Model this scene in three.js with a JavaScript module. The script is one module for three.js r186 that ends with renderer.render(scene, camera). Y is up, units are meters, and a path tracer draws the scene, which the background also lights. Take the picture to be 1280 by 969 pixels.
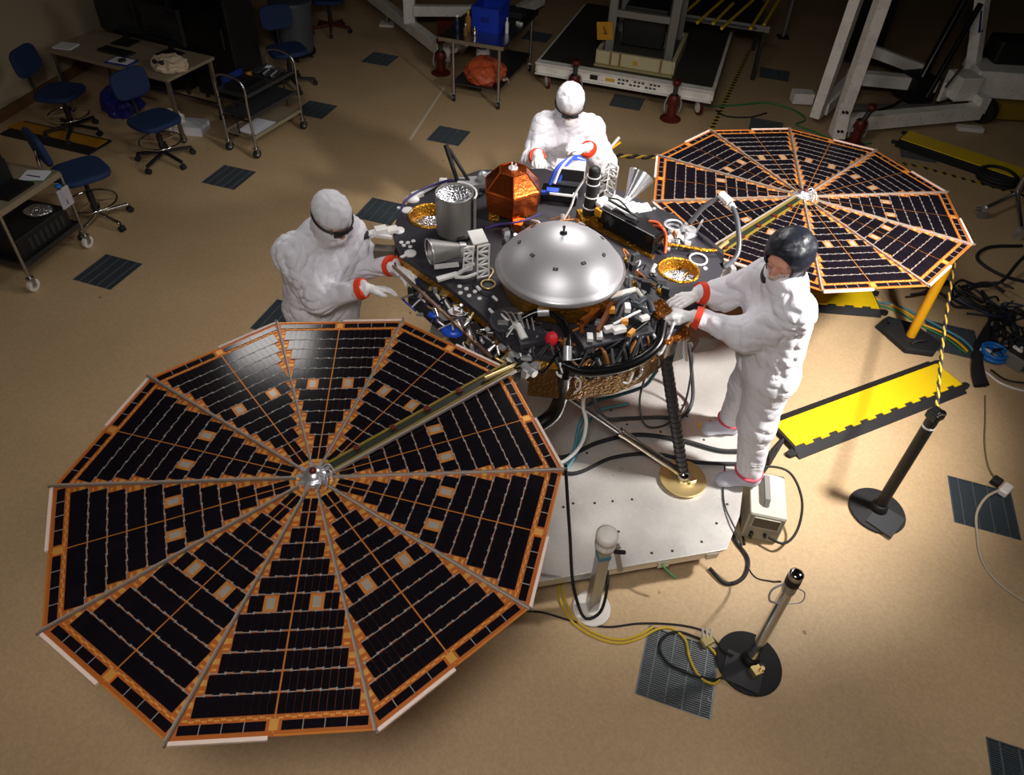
import * as THREE from 'three';
import { mergeGeometries, mergeVertices, toCreasedNormals } from 'three/addons/utils/BufferGeometryUtils.js';
import { RoundedBoxGeometry } from 'three/addons/geometries/RoundedBoxGeometry.js';
import { RectAreaLightUniformsLib } from 'three/addons/lights/RectAreaLightUniformsLib.js';
import { ImprovedNoise } from 'three/addons/math/ImprovedNoise.js';

// ---------------------------------------------------------------- camera, lights, exposure
const scene = new THREE.Scene();
scene.background = new THREE.Color(0x000000);
const PITCH = 0.70446, ROLL = 0.05036, FOCAL = 919, EYE = 4.0135;
const camera = new THREE.PerspectiveCamera(2 * Math.atan(484.5 / FOCAL) * 180 / Math.PI, 1280 / 969, 0.05, 60);
camera.position.set(0, EYE, 0);
{
  const fwd = new THREE.Vector3(0, -Math.sin(PITCH), -Math.cos(PITCH));
  camera.up.set(0, 1, 0);
  camera.lookAt(fwd.clone().add(camera.position));
  camera.rotateZ(ROLL);
}
camera.setViewOffset(1280, 969, -1.4, 92.9, 1280, 969);   // the lens is shifted: the photograph is a crop
scene.add(camera);
const renderer = new THREE.WebGLRenderer({ antialias: true });
renderer.toneMapping = THREE.LinearToneMapping;
renderer.toneMappingExposure = 1.0;
renderer.shadowMap.enabled = true;
RectAreaLightUniformsLib.init();
// unseen softboxes and spot lamp, out of view, placed to light lander and floor
const UNSEEN_SOFTBOXES = [
  { at: [0.7, 3.3, -5.0], aim: [0.7, 0.8, -4.75], w: 1.0, h: 0.6, power: 22, label: 'unseen wide softbox lamp placed to light the back deck and bowing crew member' },
  { at: [-2.0, 3.05, -4.5], aim: [-2.0, 0.0, -4.4], w: 0.6, h: 0.5, power: 8, label: 'unseen softbox lamp placed to light the floor near the reaching crew member' },
  { at: [-0.2, 5.0, 0.2], aim: [-0.2, 0.3, -1.3], w: 0.9, h: 0.7, power: 46, label: 'unseen softbox lamp placed to light the unfolded array and the floor before it' },
];
const UNSEEN_SPOT = { at: [3.0, 3.15, -2.6], aim: [1.45, 0.3, -4.15], angle: 0.73, power: 104 };  // out of view, aimed to brighten the platform and the floor beside it

// ---------------------------------------------------------------- helpers
let seed = 20417;
const rnd = () => { seed = (seed * 1664525 + 1013904223) >>> 0; return seed / 4294967296; };
const rr = (a, b) => a + (b - a) * rnd();
const V = (x, y, z) => new THREE.Vector3(x, y, z);
const A3 = v => (v.isVector3 ? v : V(...v));
const noise = new ImprovedNoise();
const nz = (x, y, z) => noise.noise(x, y, z);
const TAU = Math.PI * 2;

function clean(g) {
  let o = g.index ? g.toNonIndexed() : g.clone();
  for (const k of Object.keys(o.attributes)) if (!['position', 'normal'].includes(k)) o.deleteAttribute(k);
  if (!o.attributes.normal) o.computeVertexNormals();
  o.morphAttributes = {};
  return o;
}
function metricUV(g) {
  const p = g.attributes.position, n = g.attributes.normal, uv = new Float32Array(p.count * 2);
  for (let i = 0; i < p.count; i += 3) {
    let ax = 0, ay = 0, az = 0;
    for (let k = 0; k < 3 && i + k < p.count; k++) { ax += Math.abs(n.getX(i + k)); ay += Math.abs(n.getY(i + k)); az += Math.abs(n.getZ(i + k)); }
    for (let k = 0; k < 3 && i + k < p.count; k++) {
      const j = i + k;
      if (ay >= ax && ay >= az) { uv[2 * j] = p.getX(j); uv[2 * j + 1] = p.getZ(j); }
      else if (ax >= az) { uv[2 * j] = p.getZ(j); uv[2 * j + 1] = p.getY(j); }
      else { uv[2 * j] = p.getX(j); uv[2 * j + 1] = p.getY(j); }
    }
  }
  g.setAttribute('uv', new THREE.BufferAttribute(uv, 2));
  return g;
}
const mv = (g, x = 0, y = 0, z = 0, rx = 0, ry = 0, rz = 0) => {
  g.applyMatrix4(new THREE.Matrix4().makeRotationFromEuler(new THREE.Euler(rx, ry, rz, 'YXZ')));
  g.translate(x, y, z); return g;
};
// box centred at x,y,z; a positive bevel rounds its edges
function box(w, h, d, x = 0, y = 0, z = 0, ry = 0, rx = 0, rz = 0, bevel = 0) {
  const g = bevel ? new RoundedBoxGeometry(w, h, d, 2, Math.min(bevel, w / 2.01, h / 2.01, d / 2.01)) : new THREE.BoxGeometry(w, h, d);
  return mv(clean(g), x, y, z, rx, ry, rz);
}
function along(g, a, b) {      // g lies along +Y, centred; put it between a and b
  a = A3(a); b = A3(b);
  const d = b.clone().sub(a), q = new THREE.Quaternion().setFromUnitVectors(V(0, 1, 0), d.clone().normalize());
  g.applyMatrix4(new THREE.Matrix4().makeRotationFromQuaternion(q));
  const m = a.clone().add(b).multiplyScalar(0.5); g.translate(m.x, m.y, m.z); return g;
}
const rod = (a, b, r0, r1 = r0, seg = 10, open = false) => along(clean(new THREE.CylinderGeometry(r1, r0, A3(a).distanceTo(A3(b)), seg, 1, open)), a, b);
// square bar between two points, with the width kept level
function bar(a, b, w, h = w, bevel = 0) {
  a = A3(a); b = A3(b);
  const d = b.clone().sub(a), L = d.length(); d.normalize();
  let side = V(0, 1, 0).cross(d); if (side.lengthSq() < 1e-6) side.set(1, 0, 0); side.normalize();
  const up = d.clone().cross(side);
  const g = clean(bevel ? new RoundedBoxGeometry(w, h, L, 2, bevel) : new THREE.BoxGeometry(w, h, L));
  g.applyMatrix4(new THREE.Matrix4().makeBasis(side, up, d));
  const m = a.clone().add(b).multiplyScalar(0.5); g.translate(m.x, m.y, m.z); return g;
}
function tube(pts, r, rad = 7, per = 6, closed = false) {
  const c = new THREE.CatmullRomCurve3(pts.map(A3), closed, 'centripetal');
  return clean(new THREE.TubeGeometry(c, Math.max(3, pts.length * per), r, rad, closed));
}
function prism(poly, y0, y1, holes = [], bevel = 0) {
  const s = new THREE.Shape(poly.map(([x, z]) => new THREE.Vector2(x, -z)));
  for (const h of holes) s.holes.push(new THREE.Path(h.map(([x, z]) => new THREE.Vector2(x, -z))));
  const g = new THREE.ExtrudeGeometry(s, { depth: y1 - y0 - 2 * bevel, bevelEnabled: bevel > 0, bevelThickness: bevel, bevelSize: bevel, bevelOffset: -bevel, bevelSegments: 2, curveSegments: 12 });
  g.rotateX(-Math.PI / 2); g.translate(0, y0 + bevel, 0); return clean(g);
}
const lathe = (prof, x = 0, y = 0, z = 0, seg = 28, rx = 0, ry = 0, rz = 0) => mv(clean(new THREE.LatheGeometry(prof.map(([r, h]) => new THREE.Vector2(Math.max(r, 0), h)), seg)), x, y, z, rx, ry, rz);
const sph = (r, x, y, z, sx = 1, sy = 1, sz = 1, seg = 14) => { const g = clean(new THREE.SphereGeometry(r, seg, Math.ceil(seg * 0.7))); g.scale(sx, sy, sz); g.translate(x, y, z); return g; };
const torus = (R, r, x, y, z, rx = Math.PI / 2, ry = 0, rz = 0, seg = 28) => mv(clean(new THREE.TorusGeometry(R, r, 8, seg)), x, y, z, rx, ry, rz);
const circle = (x, z, r, n = 28, a0 = 0) => Array.from({ length: n }, (_, i) => [x + r * Math.cos(a0 + i / n * TAU), z + r * Math.sin(a0 + i / n * TAU)]);
const creased = (g, a = 0.6) => { const o = toCreasedNormals(g, a); return o; };

const names = new Map();
function numbered(n) { const k = names.get(n) || 0; names.set(n, k + 1); return k ? `${n}_${String(k).padStart(3, '0')}` : n; }
const origin = new Map();
const O = o => { while (o && !origin.has(o)) o = o.parent; return o ? origin.get(o) : V(0, 0, 0); };
function tag(o, label, category, group, kind) {
  if (label) o.userData.label = label; if (category) o.userData.category = category;
  if (group) o.userData.group = group; if (kind) o.userData.kind = kind; return o;
}
// a thing: a Group at its base; parts given in scene coordinates are shifted to it
function thing(name, label, category, pos = [0, 0, 0], group) {
  const o = new THREE.Group(); o.name = numbered(name); o.position.set(...pos); scene.add(o);
  origin.set(o, V(...pos)); return tag(o, label, category, group);
}
function local(name, label, category, group) {     // as thing(), its parts given about its own base
  const o = new THREE.Group(); o.name = numbered(name); scene.add(o); origin.set(o, V(0, 0, 0)); return tag(o, label, category, group);
}
function put(o, x, y, z, ry = 0) { o.position.set(x, y, z); o.rotation.y = ry; return o; }
function part(parent, name, geoms, mat, label) {
  const list = (Array.isArray(geoms) ? geoms : [geoms]).map(g => (g.index || Object.keys(g.attributes).length !== 2 ? clean(g) : g));
  let g = list.length > 1 ? mergeGeometries(list) : list[0];
  metricUV(g);
  const c = parent === scene ? V(0, 0, 0) : O(parent);
  if (c.lengthSq()) { g = g.clone(); g.translate(-c.x, -c.y, -c.z); }
  const m = new THREE.Mesh(g, mat); m.name = parent === scene ? numbered(name) : name; m.castShadow = m.receiveShadow = true; parent.add(m);
  if (label) m.userData.label = label;
  return m;
}
function grp(parent, name, label) { const o = new THREE.Group(); o.name = name; parent.add(o); if (label) o.userData.label = label; return o; }
const single = (name, geoms, mat, label, category, group, kind) => tag(part(scene, name, geoms, mat), label, category, group, kind);
function copy(o, x, y, z, ry, label, group) {
  const c = o.clone(); c.name = numbered(o.name.replace(/_\d{3}$/, '')); scene.add(c); put(c, x, y, z, ry);
  if (label) c.userData.label = label; if (group) c.userData.group = group; return c;
}
const structure = (name, geoms, mat) => tag(part(scene, name, geoms, mat), null, null, null, 'structure');

// ---------------------------------------------------------------- textures and materials
function fbm(x, y, per, oct = 4) {      // tileable value noise
  let s = 0, a = 0.5, f = per;
  for (let o = 0; o < oct; o++) {
    const X = x * f, Y = y * f, xi = Math.floor(X), yi = Math.floor(Y), u = X - xi, v = Y - yi;
    const h = (i, j) => { i = ((i % f) + f) % f; j = ((j % f) + f) % f; let n = (i * 374761393 + j * 668265263 + o * 1442695041) | 0; n = Math.imul(n ^ (n >>> 13), 1274126177); return ((n ^ (n >>> 16)) >>> 0) / 4294967296; };
    const su = u * u * (3 - 2 * u), sv = v * v * (3 - 2 * v);
    s += a * ((h(xi, yi) * (1 - su) + h(xi + 1, yi) * su) * (1 - sv) + (h(xi, yi + 1) * (1 - su) + h(xi + 1, yi + 1) * su) * sv);
    a *= 0.5; f *= 2;
  }
  return s;
}
function tex(size, metres, srgb, fn) {
  const d = new Uint8Array(size * size * 4);
  for (let y = 0; y < size; y++) for (let x = 0; x < size; x++) {
    const c = fn(x / size, y / size), i = (y * size + x) * 4;
    const [r, g, b] = Array.isArray(c) ? c : [c, c, c];
    d[i] = Math.max(0, Math.min(255, r * 255)); d[i + 1] = Math.max(0, Math.min(255, g * 255)); d[i + 2] = Math.max(0, Math.min(255, b * 255)); d[i + 3] = 255;
  }
  const t = new THREE.DataTexture(d, size, size); t.wrapS = t.wrapT = THREE.RepeatWrapping; t.magFilter = THREE.LinearFilter; t.minFilter = THREE.LinearMipmapLinearFilter; t.generateMipmaps = true;
  if (srgb) t.colorSpace = THREE.SRGBColorSpace; t.repeat.set(1 / metres, 1 / metres); t.needsUpdate = true; return t;
}
const mix = (a, b, t) => a.map((v, i) => v + (b[i] - v) * t);
const T = {
  floor: tex(1024, 2.6, true, (x, y) => {
    const coarse = fbm(x, y, 5, 4), fine = fbm(x + 0.3, y + 0.7, 220, 2), spot = fbm(x, y, 60, 2);
    let c = mix([0.715, 0.605, 0.455], [0.77, 0.66, 0.505], coarse);
    c = c.map(v => v * (0.93 + 0.14 * fine));
    if (spot > 0.76) c = c.map(v => v * 0.88);
    if (fbm(x + 0.6, y + 0.1, 26, 3) > 0.80) c = c.map(v => v * 0.72);
    return c;
  }),
  floorRough: tex(512, 3.1, false, (x, y) => { const n = fbm(x, y, 6, 5); return 0.42 + 0.22 * n; }),
  smudge: tex(512, 0.9, false, (x, y) => 0.22 + 0.3 * fbm(x, y, 4, 4)),
  plate: tex(512, 1.1, true, (x, y) => { const n = fbm(x, y, 4, 5), m = fbm(x * 1, y, 90, 2); const v = 0.74 + 0.14 * n + 0.05 * m; return [v, v * 0.985, v * 0.955]; }),
  cloth: tex(512, 0.6, false, (x, y) => { const a = Math.abs(fbm(x, y, 4, 2) - 0.375), b = Math.abs(fbm(x + 0.5, y + 0.2, 7, 2) - 0.375), c = Math.abs(fbm(x + 0.2, y + 0.7, 12, 2) - 0.375); return 0.5 * Math.min(a / 0.07, 1) + 0.35 * Math.min(b / 0.06, 1) + 0.15 * Math.min(c / 0.05, 1); }),
  foil: tex(512, 0.22, false, (x, y) => { const a = fbm(x, y, 9, 3), b = fbm(x + 0.5, y + 0.2, 15, 3); return Math.abs(a - 0.45) * 1.6 + Math.abs(b - 0.45); }),
  paint: tex(256, 0.6, true, (x, y) => { const n = fbm(x, y, 6, 5); const v = 0.86 + 0.12 * n - (fbm(x + 0.4, y, 24, 3) > 0.66 ? 0.14 : 0); return [v, v * 0.985, v * 0.95]; }),
  tread: tex(256, 0.09, false, (x, y) => { const a = Math.abs(((x * 3 + y * 3) % 1) - 0.5), b = Math.abs(((x * 3 - y * 3 + 9) % 1) - 0.5); return a < 0.12 || b < 0.12 ? 1 : 0.35; }),
  cell: tex(256, 0.4, true, (x, y) => { const n = fbm(x, y, 12, 3); return [0.055 + 0.03 * n, 0.045 + 0.02 * n, 0.055 + 0.045 * n]; }),
  weave: tex(128, 0.02, false, (x, y) => 0.5 + 0.25 * Math.sin(x * TAU * 4) * Math.sin(y * TAU * 4)),
};
function M(color, roughness = 0.6, metalness = 0, extra = {}) { return new THREE.MeshStandardMaterial({ color, roughness, metalness, ...extra }); }
const mats = {
  floor: M(0xffffff, 1, 0, { map: T.floor, roughnessMap: T.floorRough }),
  wall: M(0xb0a184, 0.85), wallDark: M(0x2a2620, 0.9), baseboard: M(0x6a4a2c, 0.6),
  plate: M(0xffffff, 1, 0.55, { map: T.plate, roughnessMap: T.smudge }),
  alu: M(0xc9c9c6, 0.38, 0.9), steel: M(0xb4b6b8, 0.28, 1), chrome: M(0xd8d8d8, 0.12, 1), darkSteel: M(0x55585a, 0.4, 0.9),
  silver: M(0xd9d9dc, 0.34, 0.85), dome: M(0xc9c8cc, 0.48, 0.6), wire: M(0xb9b9bb, 0.4, 0.5), whitePart: M(0xe6e4e2, 0.5), pvc: M(0xded9d0, 0.45),
  deck: M(0x2f2d34, 0.5, 0.1), blackGloss: M(0x0a0a0b, 0.25), black: M(0x111112, 0.55), rubber: M(0x141415, 0.75), charcoal: M(0x2b2c2e, 0.6),
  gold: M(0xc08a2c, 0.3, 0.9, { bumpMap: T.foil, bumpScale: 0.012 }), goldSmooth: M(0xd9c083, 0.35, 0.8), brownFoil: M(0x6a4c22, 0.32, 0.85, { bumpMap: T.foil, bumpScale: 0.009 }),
  copper: M(0xc9622a, 0.2, 0.92, { bumpMap: T.foil, bumpScale: 0.0008 }), kapton: M(0xb8642a, 0.38, 0.35), kaptonEdge: M(0xd98a3a, 0.35, 0.5), tab: M(0xe0a24e, 0.4, 0.5),
  foilSilver: M(0xe4e4ea, 0.22, 0.95, { bumpMap: T.foil, bumpScale: 0.01 }),
  cell: M(0xffffff, 0.16, 0, { map: T.cell }), interconnect: M(0xa8a39d, 0.4, 0.5), pane: M(0xb9aea0, 0.3, 0.5), edgeBar: M(0xd6c0b2, 0.5),
  spoke: M(0x9d9288, 0.42, 0.3), spokeStrap: M(0x6e5f53, 0.5), boomDark: M(0x1f241a, 0.45), boomYellow: M(0x7d6a22, 0.5, 0.2),
  suit: M(0xdddbe2, 0.82, 0, { bumpMap: T.cloth, bumpScale: 0.0045 }), cap: M(0xdedce2, 0.85, 0, { bumpMap: T.cloth, bumpScale: 0.002 }), glove: M(0xefeded, 0.6), skin: M(0xd59a80, 0.55), hoodBlack: M(0x141822, 0.45, 0, { bumpMap: T.cloth, bumpScale: 0.003 }),
  band: M(0xe23b12, 0.6), strap: M(0x17181a, 0.5), shoe: M(0xb9b9c4, 0.75, 0, { bumpMap: T.cloth, bumpScale: 0.006 }), redTape: M(0xd8455a, 0.6),
  yellow: M(0xe3bf0c, 0.5, 0, { bumpMap: T.tread, bumpScale: 0.0006 }), ramp: M(0x161617, 0.7, 0, { bumpMap: T.tread, bumpScale: 0.002 }), postYellow: M(0xeead10, 0.4), tapeYellow: M(0xc9a92a, 0.6),
  blue: M(0x1238b8, 0.45), blueSeat: M(0x122a52, 0.8), red: M(0xd31f2c, 0.5), darkRed: M(0x5a1a12, 0.45, 0.2), teal: M(0x4c8794, 0.45), purple: M(0x40336e, 0.5), green: M(0x2c7a44, 0.5), orange: M(0xc4682a, 0.5), greyCable: M(0x8c8a86, 0.5),
  white: M(0xffffff, 0.55, 0, { map: T.paint }), paper: M(0xd9d9df, 0.9), cardboard: M(0x9a7f58, 0.85), laminate: M(0x8a7d66, 0.5), greyPaint: M(0x7d7c78, 0.5, 0.2),
  vent: M(0x5a646b, 0.45, 0.5), ventLight: M(0x9aa0a2, 0.35, 0.8),
  bagOrange: new THREE.MeshPhysicalMaterial({ color: 0xd0613a, roughness: 0.2, transmission: 0.35, thickness: 0, clearcoat: 0.6 }),
  clearBag: new THREE.MeshPhysicalMaterial({ color: 0xdedee2, roughness: 0.25, transmission: 0.5, thickness: 0 }),
  screen: M(0x10131c, 0.15), instrument: M(0xb9b6a8, 0.5), instrumentFront: M(0x8d8a7c, 0.5),
};
// ---------------------------------------------------------------- the room
const FL = 14, ROOM = { x0: -8.5, x1: 10, z0: -16, z1: 6, top: 6.4 };
{
  // the raised floor, with an opening under every ventilation panel
  const ca = Math.cos(0.29226), sa = Math.sin(0.29226);
  const vents = [[-3, -4], [-3, -3], [-3, -2], [-3, -1], [-2, -5], [-2, -3], [-2, -2], [-2, -1], [-1, -4], [0, -5], [0, -4], [1, -4], [1, -2], [1, -1], [0, 0], [1, 0]];
  const corner = (i, j, u, v) => [0.8557 + ca * (1.75565 * i + u) - sa * (1.75565 * j + v), -2.0594 + sa * (1.75565 * i + u) + ca * (1.75565 * j + v)];
  const S = 0.4;
  const holes = vents.map(([i, j]) => [[0, 0], [S, 0], [S, S], [0, S]].map(([u, v]) => corner(i, j, u, v)));
  structure('floor', prism([[ROOM.x0, ROOM.z0], [ROOM.x1, ROOM.z0], [ROOM.x1, ROOM.z1], [ROOM.x0, ROOM.z1]], -0.12, 0, holes), mats.floor);
  const ventLabels = {
    '-3,-4': 'dark floor grating on the bare floor between the waste bin and the lifting frame', '-2,-5': 'dark floor grating behind the steel bench, near the white trolley', '0,-5': 'dark floor grating between the hazard tape and the white crane',
    '0,0': 'steel floor grating beside the chrome stanchion base', '1,-1': 'grey floor grating under the white extension cord', '1,0': 'dark floor grating alone on the open floor away from everything',
    '-3,-1': 'dark floor grating in front of the steel cart with white wheels', '-3,-2': 'dark floor grating in front of the tube-framed tool cart', '-3,-3': 'dark floor grating beside the tool cart caster',
    '-2,-3': 'grey floor grating near the steel bench casters, by the floor tape', '-2,-2': 'dark floor grating behind the person wearing the white cap with a black goggle strap', '-2,-1': 'dark floor grating partly under the unfolded array and the leaning crew member',
    '-1,-4': 'pale blue-grey floor grating under the white heavy trolley', '1,-4': 'pale grey floor grating beside the long black and yellow ramp', '1,-2': 'grey floor panel behind the hexagonal rubber base', '0,-4': 'pale grey floor grating at the corner of the hazard tape, behind the folded-out array',
  };
  for (const [i, j] of vents) {
    const [bx, bz] = corner(i, j, S / 2, S / 2);
    const t = thing('floor_vent', ventLabels[`${i},${j}`] || 'dark floor grating far back on the unlit floor', 'floor vent', [bx, -0.03, bz], 'ventilation gratings in the floor');
    const W = (u, v, y) => { const [x, z] = corner(i, j, u, v); return [x, y, z]; };
    const pale = ['0,0', '-1,-4', '1,-4', '0,-4'].includes(`${i},${j}`), big = ['0,0', '1,-1', '1,0', '-3,-1', '-3,-2'].includes(`${i},${j}`);
    part(t, 'tray', bar(W(S / 2, 0.002, -0.112), W(S / 2, S - 0.002, -0.112), S - 0.004, 0.008), mats.vent);
    const fm = pale ? mats.ventLight : mats.vent;
    part(t, 'frame', [bar(W(0.005, 0, -0.008), W(0.005, S, -0.008), 0.01, 0.014), bar(W(S - 0.005, 0, -0.008), W(S - 0.005, S, -0.008), 0.01, 0.014), bar(W(0.01, 0.004, -0.008), W(S - 0.01, 0.004, -0.008), 0.008, 0.014), bar(W(0.01, S - 0.004, -0.008), W(S - 0.01, S - 0.004, -0.008), 0.008, 0.014)], fm);
    const n = big ? 33 : 22, lw = big ? 0.0052 : 0.010;
    const bars = [];
    for (let k = 0; k < n; k++) { const v = 0.012 + (k + 0.5) * (S - 0.024) / n; bars.push(bar(W(0.01, v, -0.008), W(S - 0.01, v, -0.008), lw, 0.008)); }
    const bm = part(t, 'grating_bars', bars, fm); bm.userData.kind = 'stuff';
    for (let k = 1; k < 5; k++) { const u = (k - 0.28) * S / 4.4; part(t, 'crossbar', bar(W(u, 0.008, -0.005), W(u, S - 0.008, -0.005), 0.006, 0.01), mats.ventLight); }
  }
  structure('floor_slab', box(ROOM.x1 - ROOM.x0 + 0.6, 0.15, ROOM.z1 - ROOM.z0 + 0.6, (ROOM.x0 + ROOM.x1) / 2, -0.2, (ROOM.z0 + ROOM.z1) / 2), mats.wallDark);
  structure('ceiling', box(ROOM.x1 - ROOM.x0 + 0.6, 0.15, ROOM.z1 - ROOM.z0 + 0.6, (ROOM.x0 + ROOM.x1) / 2, ROOM.top + 0.075, (ROOM.z0 + ROOM.z1) / 2), mats.wallDark);
  const wl = [[-5.62, 6.2], [-5.62, -7.2], [-5.96, -7.2], [-5.35, -10.6], [-5.35, -16.2]];
  structure('wall_left', [bar([-5.96 - 0.2, 3.2, -7.1], [-5.62, 3.2, -10.6], 0.16, 6.4), box(0.16, 6.4, 13.2, -6.2, 3.2, -0.6), box(0.16, 6.4, 5.6, -5.6, 3.2, -13.3)], mats.wall);
  structure('baseboard_left', bar([-5.96 - 0.09, 0.06, -7.1], [-5.52, 0.06, -10.6], 0.03, 0.12), mats.baseboard);
  structure('trim_1', box(0.14, 3, 0.5, -5.55, 1.5, -10.0, -0.13), mats.baseboard);
  structure('wall_back', box(ROOM.x1 - ROOM.x0 + 0.4, ROOM.top, 0.16, (ROOM.x0 + ROOM.x1) / 2, ROOM.top / 2, ROOM.z0), mats.wallDark);
  structure('wall_right', box(0.16, ROOM.top, ROOM.z1 - ROOM.z0, ROOM.x1, ROOM.top / 2, (ROOM.z0 + ROOM.z1) / 2), mats.wallDark);
  structure('wall_front', box(ROOM.x1 - ROOM.x0 + 0.4, ROOM.top, 0.16, (ROOM.x0 + ROOM.x1) / 2, ROOM.top / 2, ROOM.z1), mats.wallDark);
  // unseen softboxes: black housing, glowing cloth face, drop rod to the ceiling, and the area light just in front of the face
  for (const s of UNSEEN_SOFTBOXES) {
    const t = thing('unseen_softbox', s.label, 'lamp', s.at, 'unseen softbox lamps above the picture');
    const d = V(...s.aim).sub(V(...s.at)).normalize();
    const m = new THREE.Matrix4().lookAt(V(0, 0, 0), d, Math.abs(d.y) > 0.98 ? V(0, 0, 1) : V(0, 1, 0));
    const place = g => { g.applyMatrix4(m); g.translate(...s.at); return g; };
    part(t, 'housing', [place(box(s.w + 0.06, s.h + 0.06, 0.04, 0, 0, 0.05)), place(box(s.w * 0.5, s.h * 0.5, 0.2, 0, 0, 0.15))], mats.black);
    const glow = new THREE.MeshStandardMaterial({ color: 0xffffff, emissive: 0xfffaf6, emissiveIntensity: s.power * 0.25, roughness: 0.9 });
    part(t, 'diffuser', place(box(s.w, s.h, 0.02, 0, 0, 0.012)), glow);
    part(t, 'drop_rod', rod([s.at[0] - d.x * 0.2, s.at[1] - d.y * 0.2, s.at[2] - d.z * 0.2], [s.at[0] - d.x * 0.2, ROOM.top - 0.002, s.at[2] - d.z * 0.2], 0.015), mats.darkSteel);
    const l = new THREE.RectAreaLight(0xfffaf6, s.power, s.w, s.h);
    l.position.set(...s.at).addScaledVector(d, 0.02); l.lookAt(V(...s.aim)); scene.add(l);
  }
  { // unseen spot lamp that lights the platform: can with barn doors, glowing lens, drop rod
    const s = UNSEEN_SPOT, d = V(...s.aim).sub(V(...s.at)).normalize(), p = k => V(...s.at).addScaledVector(d, k);
    const t = thing('spotlight', 'unseen black spot lamp with barn doors, placed to light the platform and nearby floor', 'lamp', s.at);
    part(t, 'housing', [rod(p(-0.36), p(-0.02), 0.10, 0.12, 24, true), rod(p(-0.37), p(-0.35), 0.10, 0.10, 24)], mats.black);
    part(t, 'lens', rod(p(-0.06), p(-0.03), 0.105, 0.105, 24), new THREE.MeshStandardMaterial({ color: 0xffffff, emissive: 0xfffaf6, emissiveIntensity: 30 }));
    for (const [a, b] of [[1, 0], [-1, 0], [0, 1], [0, -1]]) { const u = V(0, 1, 0).cross(d).normalize(), v = d.clone().cross(u), c = p(0.06).addScaledVector(u, a * 0.155).addScaledVector(v, b * 0.155); const g = clean(new THREE.BoxGeometry(a ? 0.006 : 0.2, a ? 0.2 : 0.006, 0.16)); g.rotateY(a * 0.35); g.rotateX(-b * 0.35); g.applyMatrix4(new THREE.Matrix4().makeBasis(u, v, d)); g.translate(c.x, c.y, c.z); part(t, 'barn_door', g, mats.black); }
    part(t, 'drop_rod', rod(p(-0.2).add(V(0, 0.1, 0)), [p(-0.2).x, ROOM.top - 0.002, p(-0.2).z], 0.018), mats.darkSteel);
    const l = new THREE.SpotLight(0xfffaf6, s.power, 0, s.angle, 1, 2); l.position.copy(p(0.0)); l.target.position.set(...s.aim); l.shadow.radius = 7; l.castShadow = true; scene.add(l); scene.add(l.target);
  }
}
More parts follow.
